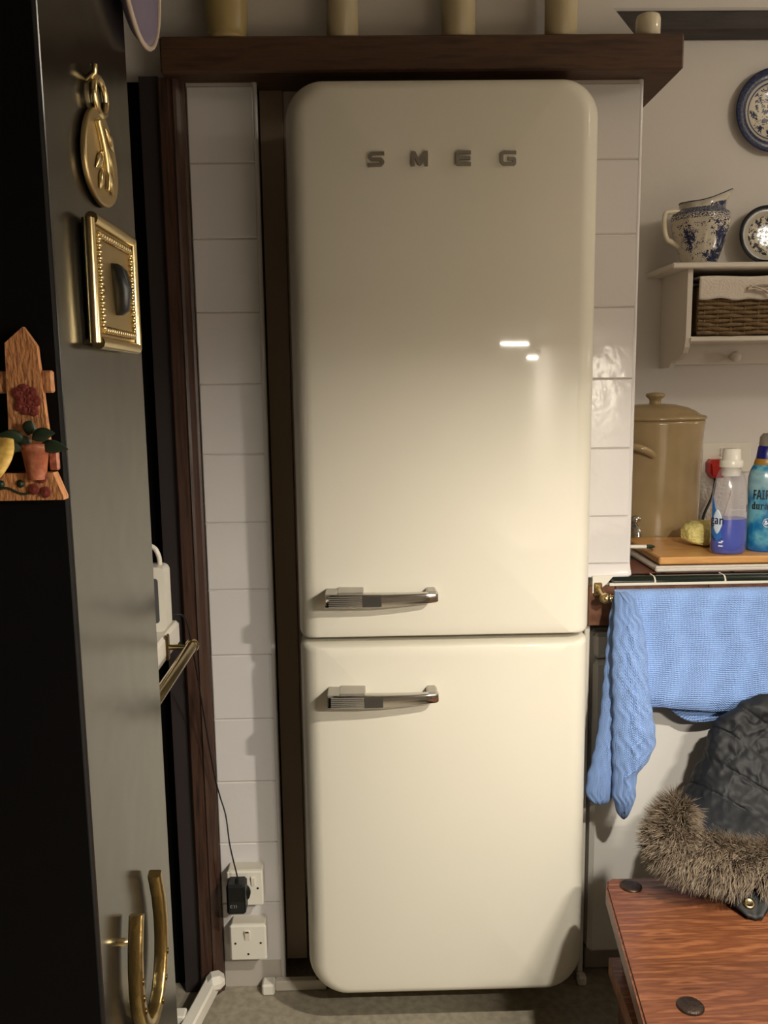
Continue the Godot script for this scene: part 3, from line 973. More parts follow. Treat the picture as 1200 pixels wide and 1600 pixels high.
# ---------------------------------------------------------------- brass and ornaments on the doorway post
func doorway_things() -> void:
	# things on the side of the post use local x = along -z (away from the camera), y up, z = +X out of the post
	var side := Basis(Vector3.UP, PI / 2)
	# light switch
	var sw := thing("light_switch", "square brass light switch with rope edge and black rocker on the post", "switch", Vector3(-0.19, 1.482, 1.217))
	sw.basis = side
	part("plate", Shape.new().box(Vector3(0, 0, 0.004), Vector3(0.098, 0.082, 0.008), 0.003), M.brass_flat, sw)
	var w := 0.049
	var h := 0.041
	var fr := Shape.new()
	fr.tube([Vector3(-w, -h, 0.006), Vector3(-w, h, 0.006)], 0.0045, 10)
	for p in [[Vector3(-w, -h, 0.008), Vector3(w, -h, 0.008)], [Vector3(-w, h, 0.008), Vector3(w, h, 0.008)], [Vector3(w, -h, 0.008), Vector3(w, h, 0.008)]]:
		fr.tube(p, 0.0045, 10)
	part("border", fr, M.brass, sw)
	var rope := Shape.new()
	for e in [[Vector3(-w + 0.009, -h + 0.009, 0.009), Vector3(-w + 0.009, h - 0.009, 0.009)], [Vector3(w - 0.009, -h + 0.009, 0.009), Vector3(w - 0.009, h - 0.009, 0.009)], [Vector3(-w + 0.009, -h + 0.009, 0.009), Vector3(w - 0.009, -h + 0.009, 0.009)], [Vector3(-w + 0.009, h - 0.009, 0.009), Vector3(w - 0.009, h - 0.009, 0.009)]]:
		var pts := []
		var rad := []
		for i in 61:
			pts.append(e[0].lerp(e[1], i / 60.0))
			rad.append(0.0021 + 0.0009 * sin(i * PI / 2.0))
		rope.tube(pts, rad, 8)
	part("rope_edge", rope, M.brass, sw)
	var rk := []
	for q in [[0.017, 0.0085, 0.008, 0.012], [0.013, 0.0085, 0.008, 0.0155], [0.0, 0.0065, 0.008, 0.0185], [-0.016, 0.0045, 0.008, 0.0165], [-0.019, 0.0035, 0.008, 0.012]]:
		rk.append(PackedVector3Array([Vector3(-q[1], q[0], q[2]), Vector3(q[1], q[0], q[2]), Vector3(q[1] * 0.75, q[0], q[3]), Vector3(-q[1] * 0.75, q[0], q[3])]))
	part("rocker", Shape.new().loft(rk), M.black_plastic, sw)
	for sx in [-1, 1]:
		part("screw", Shape.new().lathe([Vector2(0.0032, 0), Vector2(0.003, 0.001), Vector2(0.0005, 0.0016)], 14, turned(Vector3(sx * 0.032, -0.004, 0.008), PI / 2)), M.brass_dark, sw)
	# horse brass: a leaf-shaped brass with a strap slot and raised relief
	var hb := thing("horse_brass", "oval horse brass with raised relief hanging on the post above the switch", "ornament", Vector3(-0.19, 1.576, 1.222))
	hb.basis = side
	var outline := PackedVector2Array()
	for i in 40:
		var a := TAU * i / 40.0
		outline.append(Vector2(0.038 * cos(a) * (1.0 - 0.18 * sin(a)), 0.033 * sin(a) - 0.004))
	var rings := []
	for q in [[1.0, 0.002], [1.0, 0.004], [0.97, 0.0056], [0.92, 0.0054], [0.5, 0.006], [0.02, 0.0062]]:
		var ring := PackedVector3Array()
		for p in outline:
			ring.append(Vector3(p.x * q[0], p.y * q[0], q[1]))
		rings.append(ring)
	part("disc", Shape.new().loft(rings), M.brass_flat, hb)
	var lp := []
	for i in 17:
		var a := TAU * i / 16.0
		lp.append(Vector3(0.014 * cos(a) + 0.004, 0.038 + 0.012 * sin(a), 0.0045))
	part("hanger", Shape.new().tube(lp, 0.003, 8, 1.0, Vector3.BACK), M.brass, hb)
	part("hook", Shape.new().tube([Vector3(-0.008, 0.046, 0.0), Vector3(-0.010, 0.05, 0.006), Vector3(-0.010, 0.055, 0.006)], 0.0025, 8), M.brass, hb)
	var rel := Shape.new()
	# a wheatsheaf-like relief of leaves and a stem
	rel.tube(smooth_path([Vector3(-0.012, 0.018, 0.0068), Vector3(-0.004, 0.004, 0.0075), Vector3(0.004, -0.012, 0.007), Vector3(0.002, -0.026, 0.0065)]), 0.0026, 8)
	for q in [[-0.012, -0.008, 0.9, 0.012], [0.014, -0.004, -0.7, 0.013], [0.012, -0.018, -0.4, 0.010], [-0.010, -0.02, 0.5, 0.009], [0.016, 0.012, -1.0, 0.011]]:
		var leaf := []
		var rad := []
		for i in 9:
			var k := i / 8.0
			leaf.append(Vector3(q[0] + (k - 0.5) * q[3] * 2.0 * sin(q[2]), q[1] + (k - 0.5) * q[3] * 2.0 * cos(q[2]), 0.0068))
			rad.append(0.0004 + 0.0042 * sin(k * PI))
		rel.tube(leaf, rad, 8, 0.45, Vector3.BACK)
	part("relief", rel, M.brass, hb)
	# round plaque at the top, mostly out of the picture
	var pl := thing("wall_plaque", "grey lilac round plaque with pale rim high on the post", "plaque", Vector3(-0.19, 1.757, 1.108))
	pl.basis = side
	part("dish", Shape.new().lathe([Vector2(0.03, 0), Vector2(0.06, 0.004), Vector2(0.068, 0.010), Vector2(0.066, 0.012), Vector2(0.05, 0.008), Vector2(0.002, 0.0085)], 48, Transform3D(Basis(Vector3.RIGHT, PI / 2), Vector3.ZERO)), M.purple_glaze, pl)
	var ring := []
	for i in 49:
		var a := TAU * i / 48.0
		ring.append(Vector3(0.067 * cos(a), 0.067 * sin(a), 0.0115))
	part("rim", Shape.new().tube(ring, 0.0022, 8, 1.0, Vector3.BACK), M.cream_rim, pl)
	# horseshoe
	var hs := thing("horseshoe", "worn brass horseshoe with its open ends up, low on the post", "horseshoe", Vector3(-0.19, 0.955, 1.232))
	hs.basis = side
	var path := []
	for q in [[-0.028, 0.058], [-0.037, 0.030], [-0.039, 0.0], [-0.033, -0.025], [-0.019, -0.043], [0.0, -0.049], [0.019, -0.043], [0.033, -0.025], [0.039, 0.0], [0.037, 0.030], [0.028, 0.058]]:
		path.append(Vector3(q[0], q[1], 0.009))
	path = smooth_path(path, 6)
	var rr := []
	for i in path.size():
		rr.append(0.0037 + 0.0012 * sin(PI * i / (path.size() - 1)))
	var shoe := Shape.new()
	var rgs := []
	for i in path.size():
		var tdir: Vector3 = (path[mini(i + 1, path.size() - 1)] - path[maxi(i - 1, 0)]).normalized()
		var sd := tdir.cross(Vector3.BACK)
		var q: float = rr[i] * (1.0 + 0.05 * sin(i * 1.7))
		var o := PackedVector3Array()
		for k in [[-1, -0.7], [-1, 0.5], [-0.8, 0.75], [0.8, 0.75], [1, 0.5], [1, -0.7], [0.8, -0.9], [-0.8, -0.9]]:
			o.append(path[i] + sd * k[0] * q + Vector3(0, 0, 0.0062 * k[1]))
		rgs.append(o)
	shoe.loft(rgs)
	part("shoe", shoe, M.brass_old, hs)
	for i in 6:
		var p: Vector3 = path[10 + i * 3 if i < 3 else 34 + (i - 3) * 5]
		part("nail_head", Shape.new().box(Vector3(p.x, p.y, 0.0138), Vector3(0.004, 0.004, 0.002), 0.0006), M.brass_dark, hs)
	part("hanging_nail", Shape.new().lathe([Vector2(0.0028, 0), Vector2(0.0028, 0.006), Vector2(0.001, 0.008)], 12, turned(Vector3(-0.052, 0.052, 0.0), PI / 2)), M.brass, hs)
	# picket ornament on the dark face of the wall
	var o := thing("garden_ornament", "wooden picket ornament with flower pot and straw hat on the dark wall", "ornament", Vector3(-0.21, 1.342, 1.3265))
	var post := Shape.new().prism(PackedVector2Array([Vector2(-0.0105, 0.03), Vector2(0.0145, 0.03), Vector2(0.0105, 0.094), Vector2(0.003, 0.1055), Vector2(-0.0085, 0.096)]), 0.002, 0.0065)
	part("post", post, M.picket, o)
	part("crossbar", Shape.new().box(Vector3(-0.01, 0.0725, 0.0025), Vector3(0.056, 0.0135, 0.005), 0.001), M.picket, o)
	part("base", Shape.new().prism(PackedVector2Array([Vector2(-0.045, 0), Vector2(0.0215, 0), Vector2(0.0215, 0.002), Vector2(0.016, 0.017), Vector2(-0.045, 0.017)]), 0.0, 0.009), M.picket, o)
	part("rail_end", Shape.new().box(Vector3(0.0155, 0.025, 0.0035), Vector3(0.006, 0.014, 0.004), 0.001), M.picket_pot, o)
	part("flower_pot", Shape.new().lathe([Vector2(0.0055, 0), Vector2(0.0080, 0.018), Vector2(0.0084, 0.018), Vector2(0.0084, 0.022), Vector2(0.001, 0.0225)], 24, at(Vector3(0.006, 0.013, 0.0085))), M.picket_pot, o)
	var k2 := 0
	for q in [[-0.004, 0.040, -0.9], [0.012, 0.041, 0.9], [0.004, 0.045, 0.2], [0.016, 0.034, 1.3], [-0.006, 0.034, -1.3], [0.001, 0.036, -0.2]]:
		var g := []
		var rad := []
		for i in 9:
			var t := i / 8.0
			g.append(Vector3(q[0] + sin(q[2]) * 0.019 * (t - 0.35), q[1] + cos(q[2]) * 0.014 * (t - 0.35) - 0.005 * t * t, 0.012 + 0.003 * sin(k2 * 2.0) + 0.002 * t))
			rad.append(0.0003 + 0.0040 * sin(pow(t, 0.8) * PI))
		part("leaf", Shape.new().tube(g, rad, 8, 0.3, Vector3.BACK), M.leaf, o)
		k2 += 1
	for q in [[-0.001, 0.062], [0.006, 0.066], [0.004, 0.060], [0.008, 0.061], [-0.003, 0.066], [0.001, 0.068], [0.001, 0.056], [0.004, 0.064], [-0.002, 0.058], [0.006, 0.055], [0.009, 0.014], [0.004, 0.007], [0.011, 0.005]]:
		part("flower", Shape.new().lathe([Vector2(0.0005, 0), Vector2(0.0036, 0.0005), Vector2(0.0034, 0.0012), Vector2(0.0022, 0.0010), Vector2(0.0004, 0.0018)], 9, turned(Vector3(q[0], q[1], 0.0062 if q[1] > 0.03 else 0.009), PI / 2)), M.petal, o)
	var hatp := []
	for q in [[0.0006, 0.004], [0.010, 0.004], [0.017, 0.0], [0.020, -0.003], [0.018, -0.005], [0.006, -0.004]]:
		hatp.append(Vector2(q[0], q[1]))
	part("straw_hat", Shape.new().lathe(hatp, 28, turned(Vector3(-0.021, 0.027, 0.016), 0.9, 0, 0.5)), M.hat, o)
	var vine := Shape.new()
	var vp := []
	for i in 25:
		vp.append(Vector3(-0.042 + i * 0.0018, 0.006 + 0.002 * sin(i * 0.5), 0.0092))
	vine.tube(vp, 0.0008, 6)
	part("vine", vine, M.leaf, o)
	for q in [-0.036, -0.026, -0.016, -0.004]:
		part("vine_leaf", Shape.new().lathe([Vector2(0.0004, 0), Vector2(0.0026, 0.0008), Vector2(0.0004, 0.0016)], 8, turned(Vector3(q, 0.0105, 0.009), PI / 2)), M.leaf, o)

# ---------------------------------------------------------------- sockets on the left tiles
func sockets() -> void:
	var a := thing("socket", "upper white wall socket on the tiles holding a black adaptor", "socket", Vector3(-0.2945, 0.279, 0.0))
	part("back_box", Shape.new().box(Vector3(0, 0, 0.018), Vector3(0.080, 0.082, 0.036), 0.003), M.plastic_dim, a)
	part("face_plate", Shape.new().box(Vector3(0, 0, 0.0405), Vector3(0.082, 0.084, 0.009), 0.003), M.plastic, a)
	part("switch_rocker", Shape.new().box(Vector3.ZERO, Vector3(0.010, 0.024, 0.006), 0.0015, turned(Vector3(0.019, 0.019, 0.046), 0.15)), M.plastic, a)
	part("screw", Shape.new().lathe([Vector2(0.0027, 0), Vector2(0.0024, 0.0008), Vector2(0.0004, 0.001)], 12, turned(Vector3(0.029, 0.001, 0.045), PI / 2)), M.black_plastic, a)
	var b := thing("fused_switch", "lower white wall switch with a small dark neon, near the floor", "switch", Vector3(-0.2925, 0.144, 0.0))
	part("back_box", Shape.new().box(Vector3(0, 0, 0.018), Vector3(0.080, 0.085, 0.036), 0.003), M.plastic_dim, b)
	part("face_plate", Shape.new().box(Vector3(0, 0, 0.0405), Vector3(0.084, 0.088, 0.009), 0.004), M.plastic, b)
	var rk := part("switch_rocker", Shape.new().box(Vector3.ZERO, Vector3(0.013, 0.026, 0.007), 0.0015, turned(Vector3(-0.001, 0.020, 0.0455), 0.2)), M.plastic, b)
	part("neon", Shape.new().box(Vector3(-0.001, 0.0305, 0.0505), Vector3(0.009, 0.0035, 0.002), 0.0005), M.neon_off, rk)
	for q in [[-0.029, 0.0], [0.029, 0.0], [0.0, -0.027]]:
		part("screw", Shape.new().lathe([Vector2(0.0027, 0), Vector2(0.0024, 0.0008), Vector2(0.0004, 0.001)], 12, turned(Vector3(q[0], q[1], 0.045), PI / 2)), M.black_plastic, b)
	var d := thing("power_adaptor", "black plug-in power adaptor pushed into the upper socket", "adaptor", Vector3(-0.309, 0.278, 0.068))
	part("body", Shape.new().box(Vector3(0, 0, 0), Vector3(0.042, 0.072, 0.042), 0.005), M.black_plastic, d)
	part("plug_base", Shape.new().lathe([Vector2(0.020, 0), Vector2(0.022, 0.002), Vector2(0.022, 0.010), Vector2(0.018, 0.012)], 28, turned(Vector3(0.006, -0.004, -0.0225), PI / 2)), M.black_plastic, d)
	part("strain_relief", Shape.new().tube([Vector3(0.001, 0.034, 0.006), Vector3(0.001, 0.046, 0.006)], [0.004, 0.0024], 10), M.black_plastic, d)
	part("rating_label", Shape.new().box(Vector3(0.004, -0.016, 0.0211), Vector3(0.030, 0.026, 0.0006), 0.0002), mat(Color(0.10, 0.10, 0.105), 0.5), d)
	var pr := Shape.new()
	pr.box(Vector3(-0.010, -0.011, 0.0216), Vector3(0.005, 0.001, 0.0006), 0.0001)
	pr.box(Vector3(-0.0118, -0.0135, 0.0216), Vector3(0.001, 0.006, 0.0006), 0.0001)
	pr.box(Vector3(-0.010, -0.016, 0.0216), Vector3(0.004, 0.001, 0.0006), 0.0001)
	for k in 2:
		pr.tube([Vector3(-0.0045 + k * 0.0045, -0.010, 0.0216), Vector3(-0.0025 + k * 0.0045, -0.0135, 0.0216), Vector3(-0.0045 + k * 0.0045, -0.017, 0.0216)], 0.0006, 6)
	part("printed_marks", pr, M.grey_print, d)
	# cord from the radio to the plug-in adaptor
	var cd := Shape.new().tube(smooth_path([Vector3(-0.41, 0.955, 0.19), Vector3(-0.385, 0.962, 0.185), Vector3(-0.372, 0.945, 0.17), Vector3(-0.37, 0.86, 0.12), Vector3(-0.366, 0.72, 0.07), Vector3(-0.353, 0.56, 0.045), Vector3(-0.344, 0.50, 0.035), Vector3(-0.330, 0.46, 0.05), Vector3(-0.320, 0.40, 0.07), Vector3(-0.307, 0.335, 0.075), Vector3(-0.305, 0.316, 0.075)], 8), 0.0017, 8)
	part("cord", cd, M.cord, d).position = -d.position

# ---------------------------------------------------------------- wall shelf with basket, jug and plate
func wall_shelf() -> void:
	var s := thing("wall_shelf", "white painted wall shelf with a basket cubby and peg board", "shelf", Vector3(0.835, 1.447, -0.75))
	part("top_board", Shape.new().box(Vector3(0.46, 0.2705, 0.115), Vector3(0.92, 0.0150, 0.23), 0.003), M.shelf_paint, s)
	# side bracket: straight front, then a curve back to the wall
	var poly := PackedVector2Array([Vector2(0.002, 0.0), Vector2(0.085, 0.0), Vector2(0.092, 0.010), Vector2(0.102, 0.016), Vector2(0.12, 0.019), Vector2(0.145, 0.021), Vector2(0.17, 0.027), Vector2(0.19, 0.038), Vector2(0.203, 0.054), Vector2(0.21, 0.078), Vector2(0.21, 0.263), Vector2(0.002, 0.263)])
	var xf := Transform3D(Basis(Vector3.UP, -PI / 2), Vector3.ZERO)
	for x in [0.063, 0.87]:
		part("side_panel", Shape.new().prism(poly, -x, -x + 0.014, xf), M.shelf_paint, s)
	part("back_board", Shape.new().box(Vector3(0.46, 0.135, 0.007), Vector3(0.81, 0.254, 0.012), 0.002), M.shelf_paint, s)
	part("bottom_board", Shape.new().box(Vector3(0.46, 0.0745, 0.112), Vector3(0.80, 0.015, 0.20), 0.003), M.shelf_paint, s)
	for x in [0.37, 0.62]:
		part("divider", Shape.new().box(Vector3(x + 0.04, 0.17, 0.112), Vector3(0.012, 0.176, 0.196), 0.002), M.shelf_paint, s)
	for x in [0.263, 0.47, 0.68]:
		part("peg", Shape.new().lathe([Vector2(0.006, 0), Vector2(0.006, 0.012), Vector2(0.015, 0.02), Vector2(0.0165, 0.027), Vector2(0.013, 0.034), Vector2(0.001, 0.036)], 24, turned(Vector3(x, 0.03, 0.013), PI / 2)), M.shelf_paint, s)
	# basket
	var b := thing("wicker_basket", "wicker basket with a white cloth lining inside the shelf cubby", "basket", Vector3(1.063, 1.5295, -0.63))
	part("body", Shape.new().box(Vector3(0, 0.072, 0), Vector3(0.292, 0.138, 0.17), 0.01), M.wicker, b)
	for i in 9:
		var pts := []
		var rad := []
		for k in 61:
			var x := -0.149 + 0.298 * k / 60.0
			pts.append(Vector3(x, 0.008 + i * 0.0112 + 0.0012 * sin(k * 0.21 + i), 0.089 + 0.0035 * sin(k * 0.42 + i * PI)))
			rad.append(0.0058)
		part("weave", Shape.new().tube(pts, rad, 8), M.wicker, b)
	for i in 8:
		part("stake", Shape.new().tube([Vector3(-0.131 + i * 0.0375, 0.004, 0.0885), Vector3(-0.131 + i * 0.0375, 0.106, 0.0885)], 0.0035, 6), M.wicker, b)
	# lining folded over the front
	var g := []
	for i in 14:
		var row := PackedVector3Array()
		for j in 49:
			var x := -0.150 + 0.300 * j / 48.0
			var v := i / 13.0
			var y := 0.158 - (v - 0.3) / 0.7 * (0.060 + 0.002 * sin(j * 0.5)) if v > 0.3 else 0.158
			var z := 0.099 + 0.0015 * sin(j * 0.35 + i * 0.4) if v > 0.3 else 0.099 - (0.3 - v) * 0.5
			row.append(Vector3(x, y + 0.0015 * sin(j * 0.22), z))
		g.append(row)
	part("lining", Shape.new().sheet(g, 0.004, 4.0), M.linen, b)
	var bow := Shape.new()
	bow.tube(smooth_path([Vector3(-0.02, 0.122, 0.107), Vector3(0.0, 0.135, 0.110), Vector3(0.04, 0.136, 0.110), Vector3(0.06, 0.128, 0.109), Vector3(0.03, 0.118, 0.110), Vector3(-0.005, 0.124, 0.11), Vector3(-0.02, 0.122, 0.107)]), 0.0042, 8, 0.5)
	bow.tube(smooth_path([Vector3(-0.015, 0.134, 0.109), Vector3(0.02, 0.121, 0.113), Vector3(0.045, 0.105, 0.111), Vector3(0.06, 0.098, 0.109)]), 0.0042, 8, 0.5)
	bow.tube(smooth_path([Vector3(0.01, 0.118, 0.111), Vector3(0.04, 0.127, 0.114), Vector3(0.075, 0.133, 0.110)]), 0.0042, 8, 0.5)
	part("tie", bow, M.linen, b)
	jug()
	var p := thing("plate", "small dark-rimmed blue and white plate standing on the wall shelf", "plate", Vector3(1.176, 1.8225, -0.722))
	plate(p, 0.086, M.willow_dark, -0.12)
	var cu := thing("cup", "pale cup before the dark-rimmed plate on the wall shelf", "cup", Vector3(1.215, 1.725, -0.60))
	part("body", Shape.new().lathe([Vector2(0.02, 0), Vector2(0.034, 0.01), Vector2(0.04, 0.04), Vector2(0.041, 0.062), Vector2(0.038, 0.062), Vector2(0.036, 0.02), Vector2(0.002, 0.012)], 32), M.ceramic, cu)
	part("handle", Shape.new().tube(smooth_path([Vector3(-0.038, 0.054, 0), Vector3(-0.054, 0.052, 0), Vector3(-0.058, 0.034, 0), Vector3(-0.05, 0.018, 0), Vector3(-0.036, 0.016, 0)]), 0.0035, 8), M.ceramic, cu)

func jug() -> void:
	var j := thing("jug", "blue and white willow pattern jug with a curved spout on the wall shelf", "jug", Vector3(0.945, 1.7255, -0.625))
	# eight soft sides, neck, rim rising into a spout on the right
	var prof := [[0.044, 0.0], [0.047, 0.003], [0.050, 0.012], [0.058, 0.035], [0.068, 0.065], [0.077, 0.095], [0.0815, 0.118], [0.0820, 0.135], [0.078, 0.144], [0.069, 0.149], [0.0625, 0.153], [0.060, 0.160], [0.061, 0.168]]
	var rings := []
	var n := 64
	var outer := []
	for q in prof:
		outer.append(q)
	var ringf := func(r: float, y: float, rimk: float) -> PackedVector3Array:
		var o := PackedVector3Array()
		for i in n:
			var a := TAU * i / n
			var oct := 1.0 - 0.05 * (1.0 - absf(cos(4.0 * a)))
			var rr := r * oct
			var yy := y
			var sp := exp(-pow(wrapf(a, -PI, PI) / 1.2, 2.0))
			rr += rimk * sp * sp * 0.024
			yy += rimk * sp * 0.040
			var bk := exp(-pow(wrapf(a - PI, -PI, PI) / 0.7, 2.0))
			yy += rimk * bk * 0.004
			o.append(Vector3(rr * cos(a), yy, -rr * sin(a)))
		return o
	for q in outer:
		rings.append(ringf.call(q[0], q[1], clampf((q[1] - 0.150) / 0.018, 0.0, 1.0)))
	for q in [[0.0585, 0.1675, 1.0], [0.056, 0.158, 0.4], [0.058, 0.150, 0.0], [0.070, 0.13, 0.0], [0.03, 0.02, 0.0]]:
		rings.append(ringf.call(q[0], q[1], q[2]))
	var vs := []
	for q in outer:
		vs.append(0.995 - q[1] / 0.172)
	vs.append_array([0.01, 0.01, 0.01, 0.01, 0.01])
	part("body", Shape.new().loft(rings, true, Transform3D.IDENTITY, vs), M.jug_print, j)
	var rim := []
	var top: PackedVector3Array = ringf.call(0.0602, 0.1685, 1.0)
	for i in n + 1:
		rim.append(top[i % n])
	part("rim_line", Shape.new().tube(rim, 0.0015, 6), M.print_navy, j)
	part("handle", Shape.new().tube(smooth_path([Vector3(-0.060, 0.150, 0.01), Vector3(-0.085, 0.148, 0.015), Vector3(-0.106, 0.142, 0.02), Vector3(-0.108, 0.105, 0.02), Vector3(-0.100, 0.075, 0.02), Vector3(-0.083, 0.066, 0.015), Vector3(-0.063, 0.055, 0.01)]), 0.0048, 10, 1.5), M.ceramic, j)

# ---------------------------------------------------------------- on the worktop
func bent_text(txt: String, h: float, font: String, r: float, a0: float, y0: float, m: Material, parent: Node3D, squash := 1.0, zsq := 1.0, called := "lettering") -> void:
	# printed letters that follow the round of a bottle: a0 is the angle at which the text is centred
	var tm := TextMesh.new()
	var sf := SystemFont.new()
	sf.font_names = PackedStringArray([font])
	sf.font_weight = 700
	tm.font = sf
	tm.text = txt
	tm.font_size = 64
	tm.pixel_size = h / 64.0
	tm.depth = 0.0004
	tm.curve_step = 2.0
	var ar := tm.get_mesh_arrays()
	var v: PackedVector3Array = ar[Mesh.ARRAY_VERTEX]
	var idx: PackedInt32Array = ar[Mesh.ARRAY_INDEX]
	var st := SurfaceTool.new()
	st.begin(Mesh.PRIMITIVE_TRIANGLES)
	st.set_smooth_group(-1)
	for i in idx:
		var p := v[i]
		var a := a0 + p.x * squash / r
		var rr := r + 0.0004 + p.z
		st.add_vertex(Vector3(rr * sin(a), y0 + p.y, rr * cos(a) * zsq))
	st.generate_normals()
	var o := MeshInstance3D.new()
	o.name = called
	o.mesh = st.commit()
	o.mesh.surface_set_material(0, m)
	parent.add_child(o, true)

func patch(r: float, a0: float, a1: float, pts: Callable, zsq := 1.0) -> Shape:
	# a thin label on a round bottle: pts gives low and high edge for each step
	var g := []
	for i in 17:
		var t := i / 16.0
		var e: Vector2 = pts.call(t)
		var a := lerpf(a0, a1, t)
		var row := PackedVector3Array()
		for k in 9:
			row.append(Vector3((r + 0.0003) * sin(a), lerpf(e.x, e.y, k / 8.0), (r + 0.0003) * cos(a) * zsq))
		g.append(row)
	return Shape.new().sheet(g, 0.0004)

func worktop_things() -> void:
	# tray and chopping board
	var tr := thing("tray", "pale flat tray lying under the wooden chopping board", "tray", Vector3(0.905, 0.9860, -0.1425))
	part("base", Shape.new().box(Vector3(0, 0.005, 0), Vector3(0.53, 0.010, 0.272), 0.003), M.tray, tr)
	part("rim", Shape.new().box(Vector3(0, 0.0105, 0.1305), Vector3(0.53, 0.006, 0.010), 0.002), M.tray, tr)
	var b := single("chopping_board", Shape.new().box(Vector3(0, 0.0, 0), Vector3(0.52, 0.017, 0.255), 0.003), M.board, "light wooden chopping board under the crock and bottles", "board")
	b.position = Vector3(0.912, 1.0085, -0.147)
	# stoneware crock
	var c := thing("stoneware_crock", "large beige lidded stoneware crock standing behind the tiled pier", "crock", Vector3(0.752, 1.0002 - 0.003, -0.378))
	c.position = Vector3(0.757, 0.9858, -0.397)
	c.scale = Vector3(1.02, 1.06, 1.02)
	part("body", Shape.new().lathe([Vector2(0.108, 0), Vector2(0.113, 0.004), Vector2(0.114, 0.03), Vector2(0.117, 0.12), Vector2(0.1185, 0.24), Vector2(0.121, 0.275), Vector2(0.124, 0.297), Vector2(0.124, 0.304), Vector2(0.118, 0.306), Vector2(0.11, 0.29), Vector2(0.005, 0.28)], 64), M.stoneware, c)
	var lid := part("lid", Shape.new().lathe([Vector2(0.10, 0.300), Vector2(0.126, 0.3065), Vector2(0.1275, 0.310), Vector2(0.126, 0.314), Vector2(0.112, 0.318), Vector2(0.100, 0.326), Vector2(0.08, 0.335), Vector2(0.05, 0.342), Vector2(0.02, 0.344), Vector2(0.001, 0.344)], 64), M.stoneware, c)
	part("knob", Shape.new().lathe([Vector2(0.016, 0.342), Vector2(0.0145, 0.347), Vector2(0.015, 0.354), Vector2(0.023, 0.361), Vector2(0.0245, 0.365), Vector2(0.022, 0.369), Vector2(0.008, 0.371), Vector2(0.001, 0.3705)], 32), M.stoneware, lid)
	for a in [0.62, PI + 0.9]:
		var d := Vector3(cos(a), 0, -sin(a))
		var tq := Vector3(-sin(a), 0, -cos(a))
		part("lug_handle", Shape.new().tube(smooth_path([d * 0.112 - tq * 0.04 + Vector3(0, 0.225, 0), d * 0.144 - tq * 0.03 + Vector3(0, 0.24, 0), d * 0.152 + Vector3(0, 0.247, 0), d * 0.144 + tq * 0.03 + Vector3(0, 0.24, 0), d * 0.112 + tq * 0.04 + Vector3(0, 0.225, 0)]), 0.009, 10), M.stoneware, c)
	var tap := part("tap", Shape.new().tube(smooth_path([Vector3(-0.075, 0.055, 0.085), Vector3(-0.082, 0.056, 0.125), Vector3(-0.082, 0.05, 0.145), Vector3(-0.082, 0.036, 0.150)]), 0.009, 12), M.chrome, c)
	part("tap_knob", Shape.new().lathe([Vector2(0.004, 0), Vector2(0.004, 0.01), Vector2(0.012, 0.014), Vector2(0.012, 0.022), Vector2(0.004, 0.026)], 20, at(Vector3(-0.082, 0.058, 0.13))), M.chrome, tap)
	# pen and wire
	var pen := thing("pen", "white pen with a green end lying at the edge of the crock", "pen", Vector3(0.635, 1.0215, -0.13))
	pen.rotation.y = -0.05
	part("barrel", Shape.new().tube([Vector3(-0.08, 0, 0), Vector3(0.022, 0, 0)], 0.0048, 12), M.plastic, pen)
	part("cap", Shape.new().tube([Vector3(0.022, 0, 0), Vector3(0.034, 0, 0), Vector3(0.042, 0, 0)], [0.0052, 0.005, 0.002], 12), mat(Color(0.06, 0.16, 0.10), 0.3), pen)
	single("wire_loop", Shape.new().tube(smooth_path([Vector3(0.60, 1.0185, -0.14), Vector3(0.63, 1.0205, -0.10), Vector3(0.655, 1.0195, -0.09), Vector3(0.665, 1.0185, -0.11), Vector3(0.65, 1.0195, -0.14)]), 0.0014, 6), M.wicker, "thin brown wire loop lying by the white pen", "wire")
	# yellow cloth sponge
	var sg := []
	for i in 25:
		var t := i / 24.0
		var ring := PackedVector3Array()
		var fat := pow(sin(PI * clampf(t * 0.97 + 0.02, 0.0, 1.0)), 0.32)
		for k in 28:
			var a := TAU * k / 28.0
			var wob := 1.0 + 0.07 * sin(k * 1.7 + i * 0.8) + 0.06 * sin(i * 1.3 - k * 0.9)
			var cy := signf(sin(a)) * pow(absf(sin(a)), 0.5)
			var cz := signf(cos(a)) * pow(absf(cos(a)), 0.5)
			ring.append(Vector3((t - 0.5) * 0.105, 0.026 + cy * 0.025 * fat * (wob if cy > 0 else 1.0), cz * 0.033 * fat * wob))
		sg.append(ring)
	var sp := single("yellow_cloth", Shape.new().loft(sg), M.sponge, "crumpled pale yellow cleaning cloth on the chopping board", "cloth")
	sp.position = Vector3(0.812, 1.0172, -0.16)
	sp.rotation.y = 0.25
	sp.scale = Vector3(1.15, 1.12, 1.15)
	spray_bottle()
	tall_bottle()
	# socket with the red plug on the back wall
	var s := thing("double_socket", "white double wall socket above the worktop, holding a red plug", "socket", Vector3(1.085, 1.176, -0.75))
	part("back_box", Shape.new().box(Vector3(0, 0, 0.014), Vector3(0.146, 0.086, 0.028), 0.004), M.plastic_dim, s)
	part("face_plate", Shape.new().box(Vector3(0, 0, 0.031), Vector3(0.15, 0.09, 0.008), 0.003), M.plastic, s)
	for x in [-0.014, 0.016]:
		part("switch_rocker", Shape.new().box(Vector3.ZERO, Vector3(0.012, 0.024, 0.006), 0.0012, turned(Vector3(x, 0.018, 0.036), 0.15)), M.plastic, s)
	var pg := thing("red_plug", "red plug pushed into the double socket beside the crock", "plug", Vector3(1.048, 1.146, -0.715))
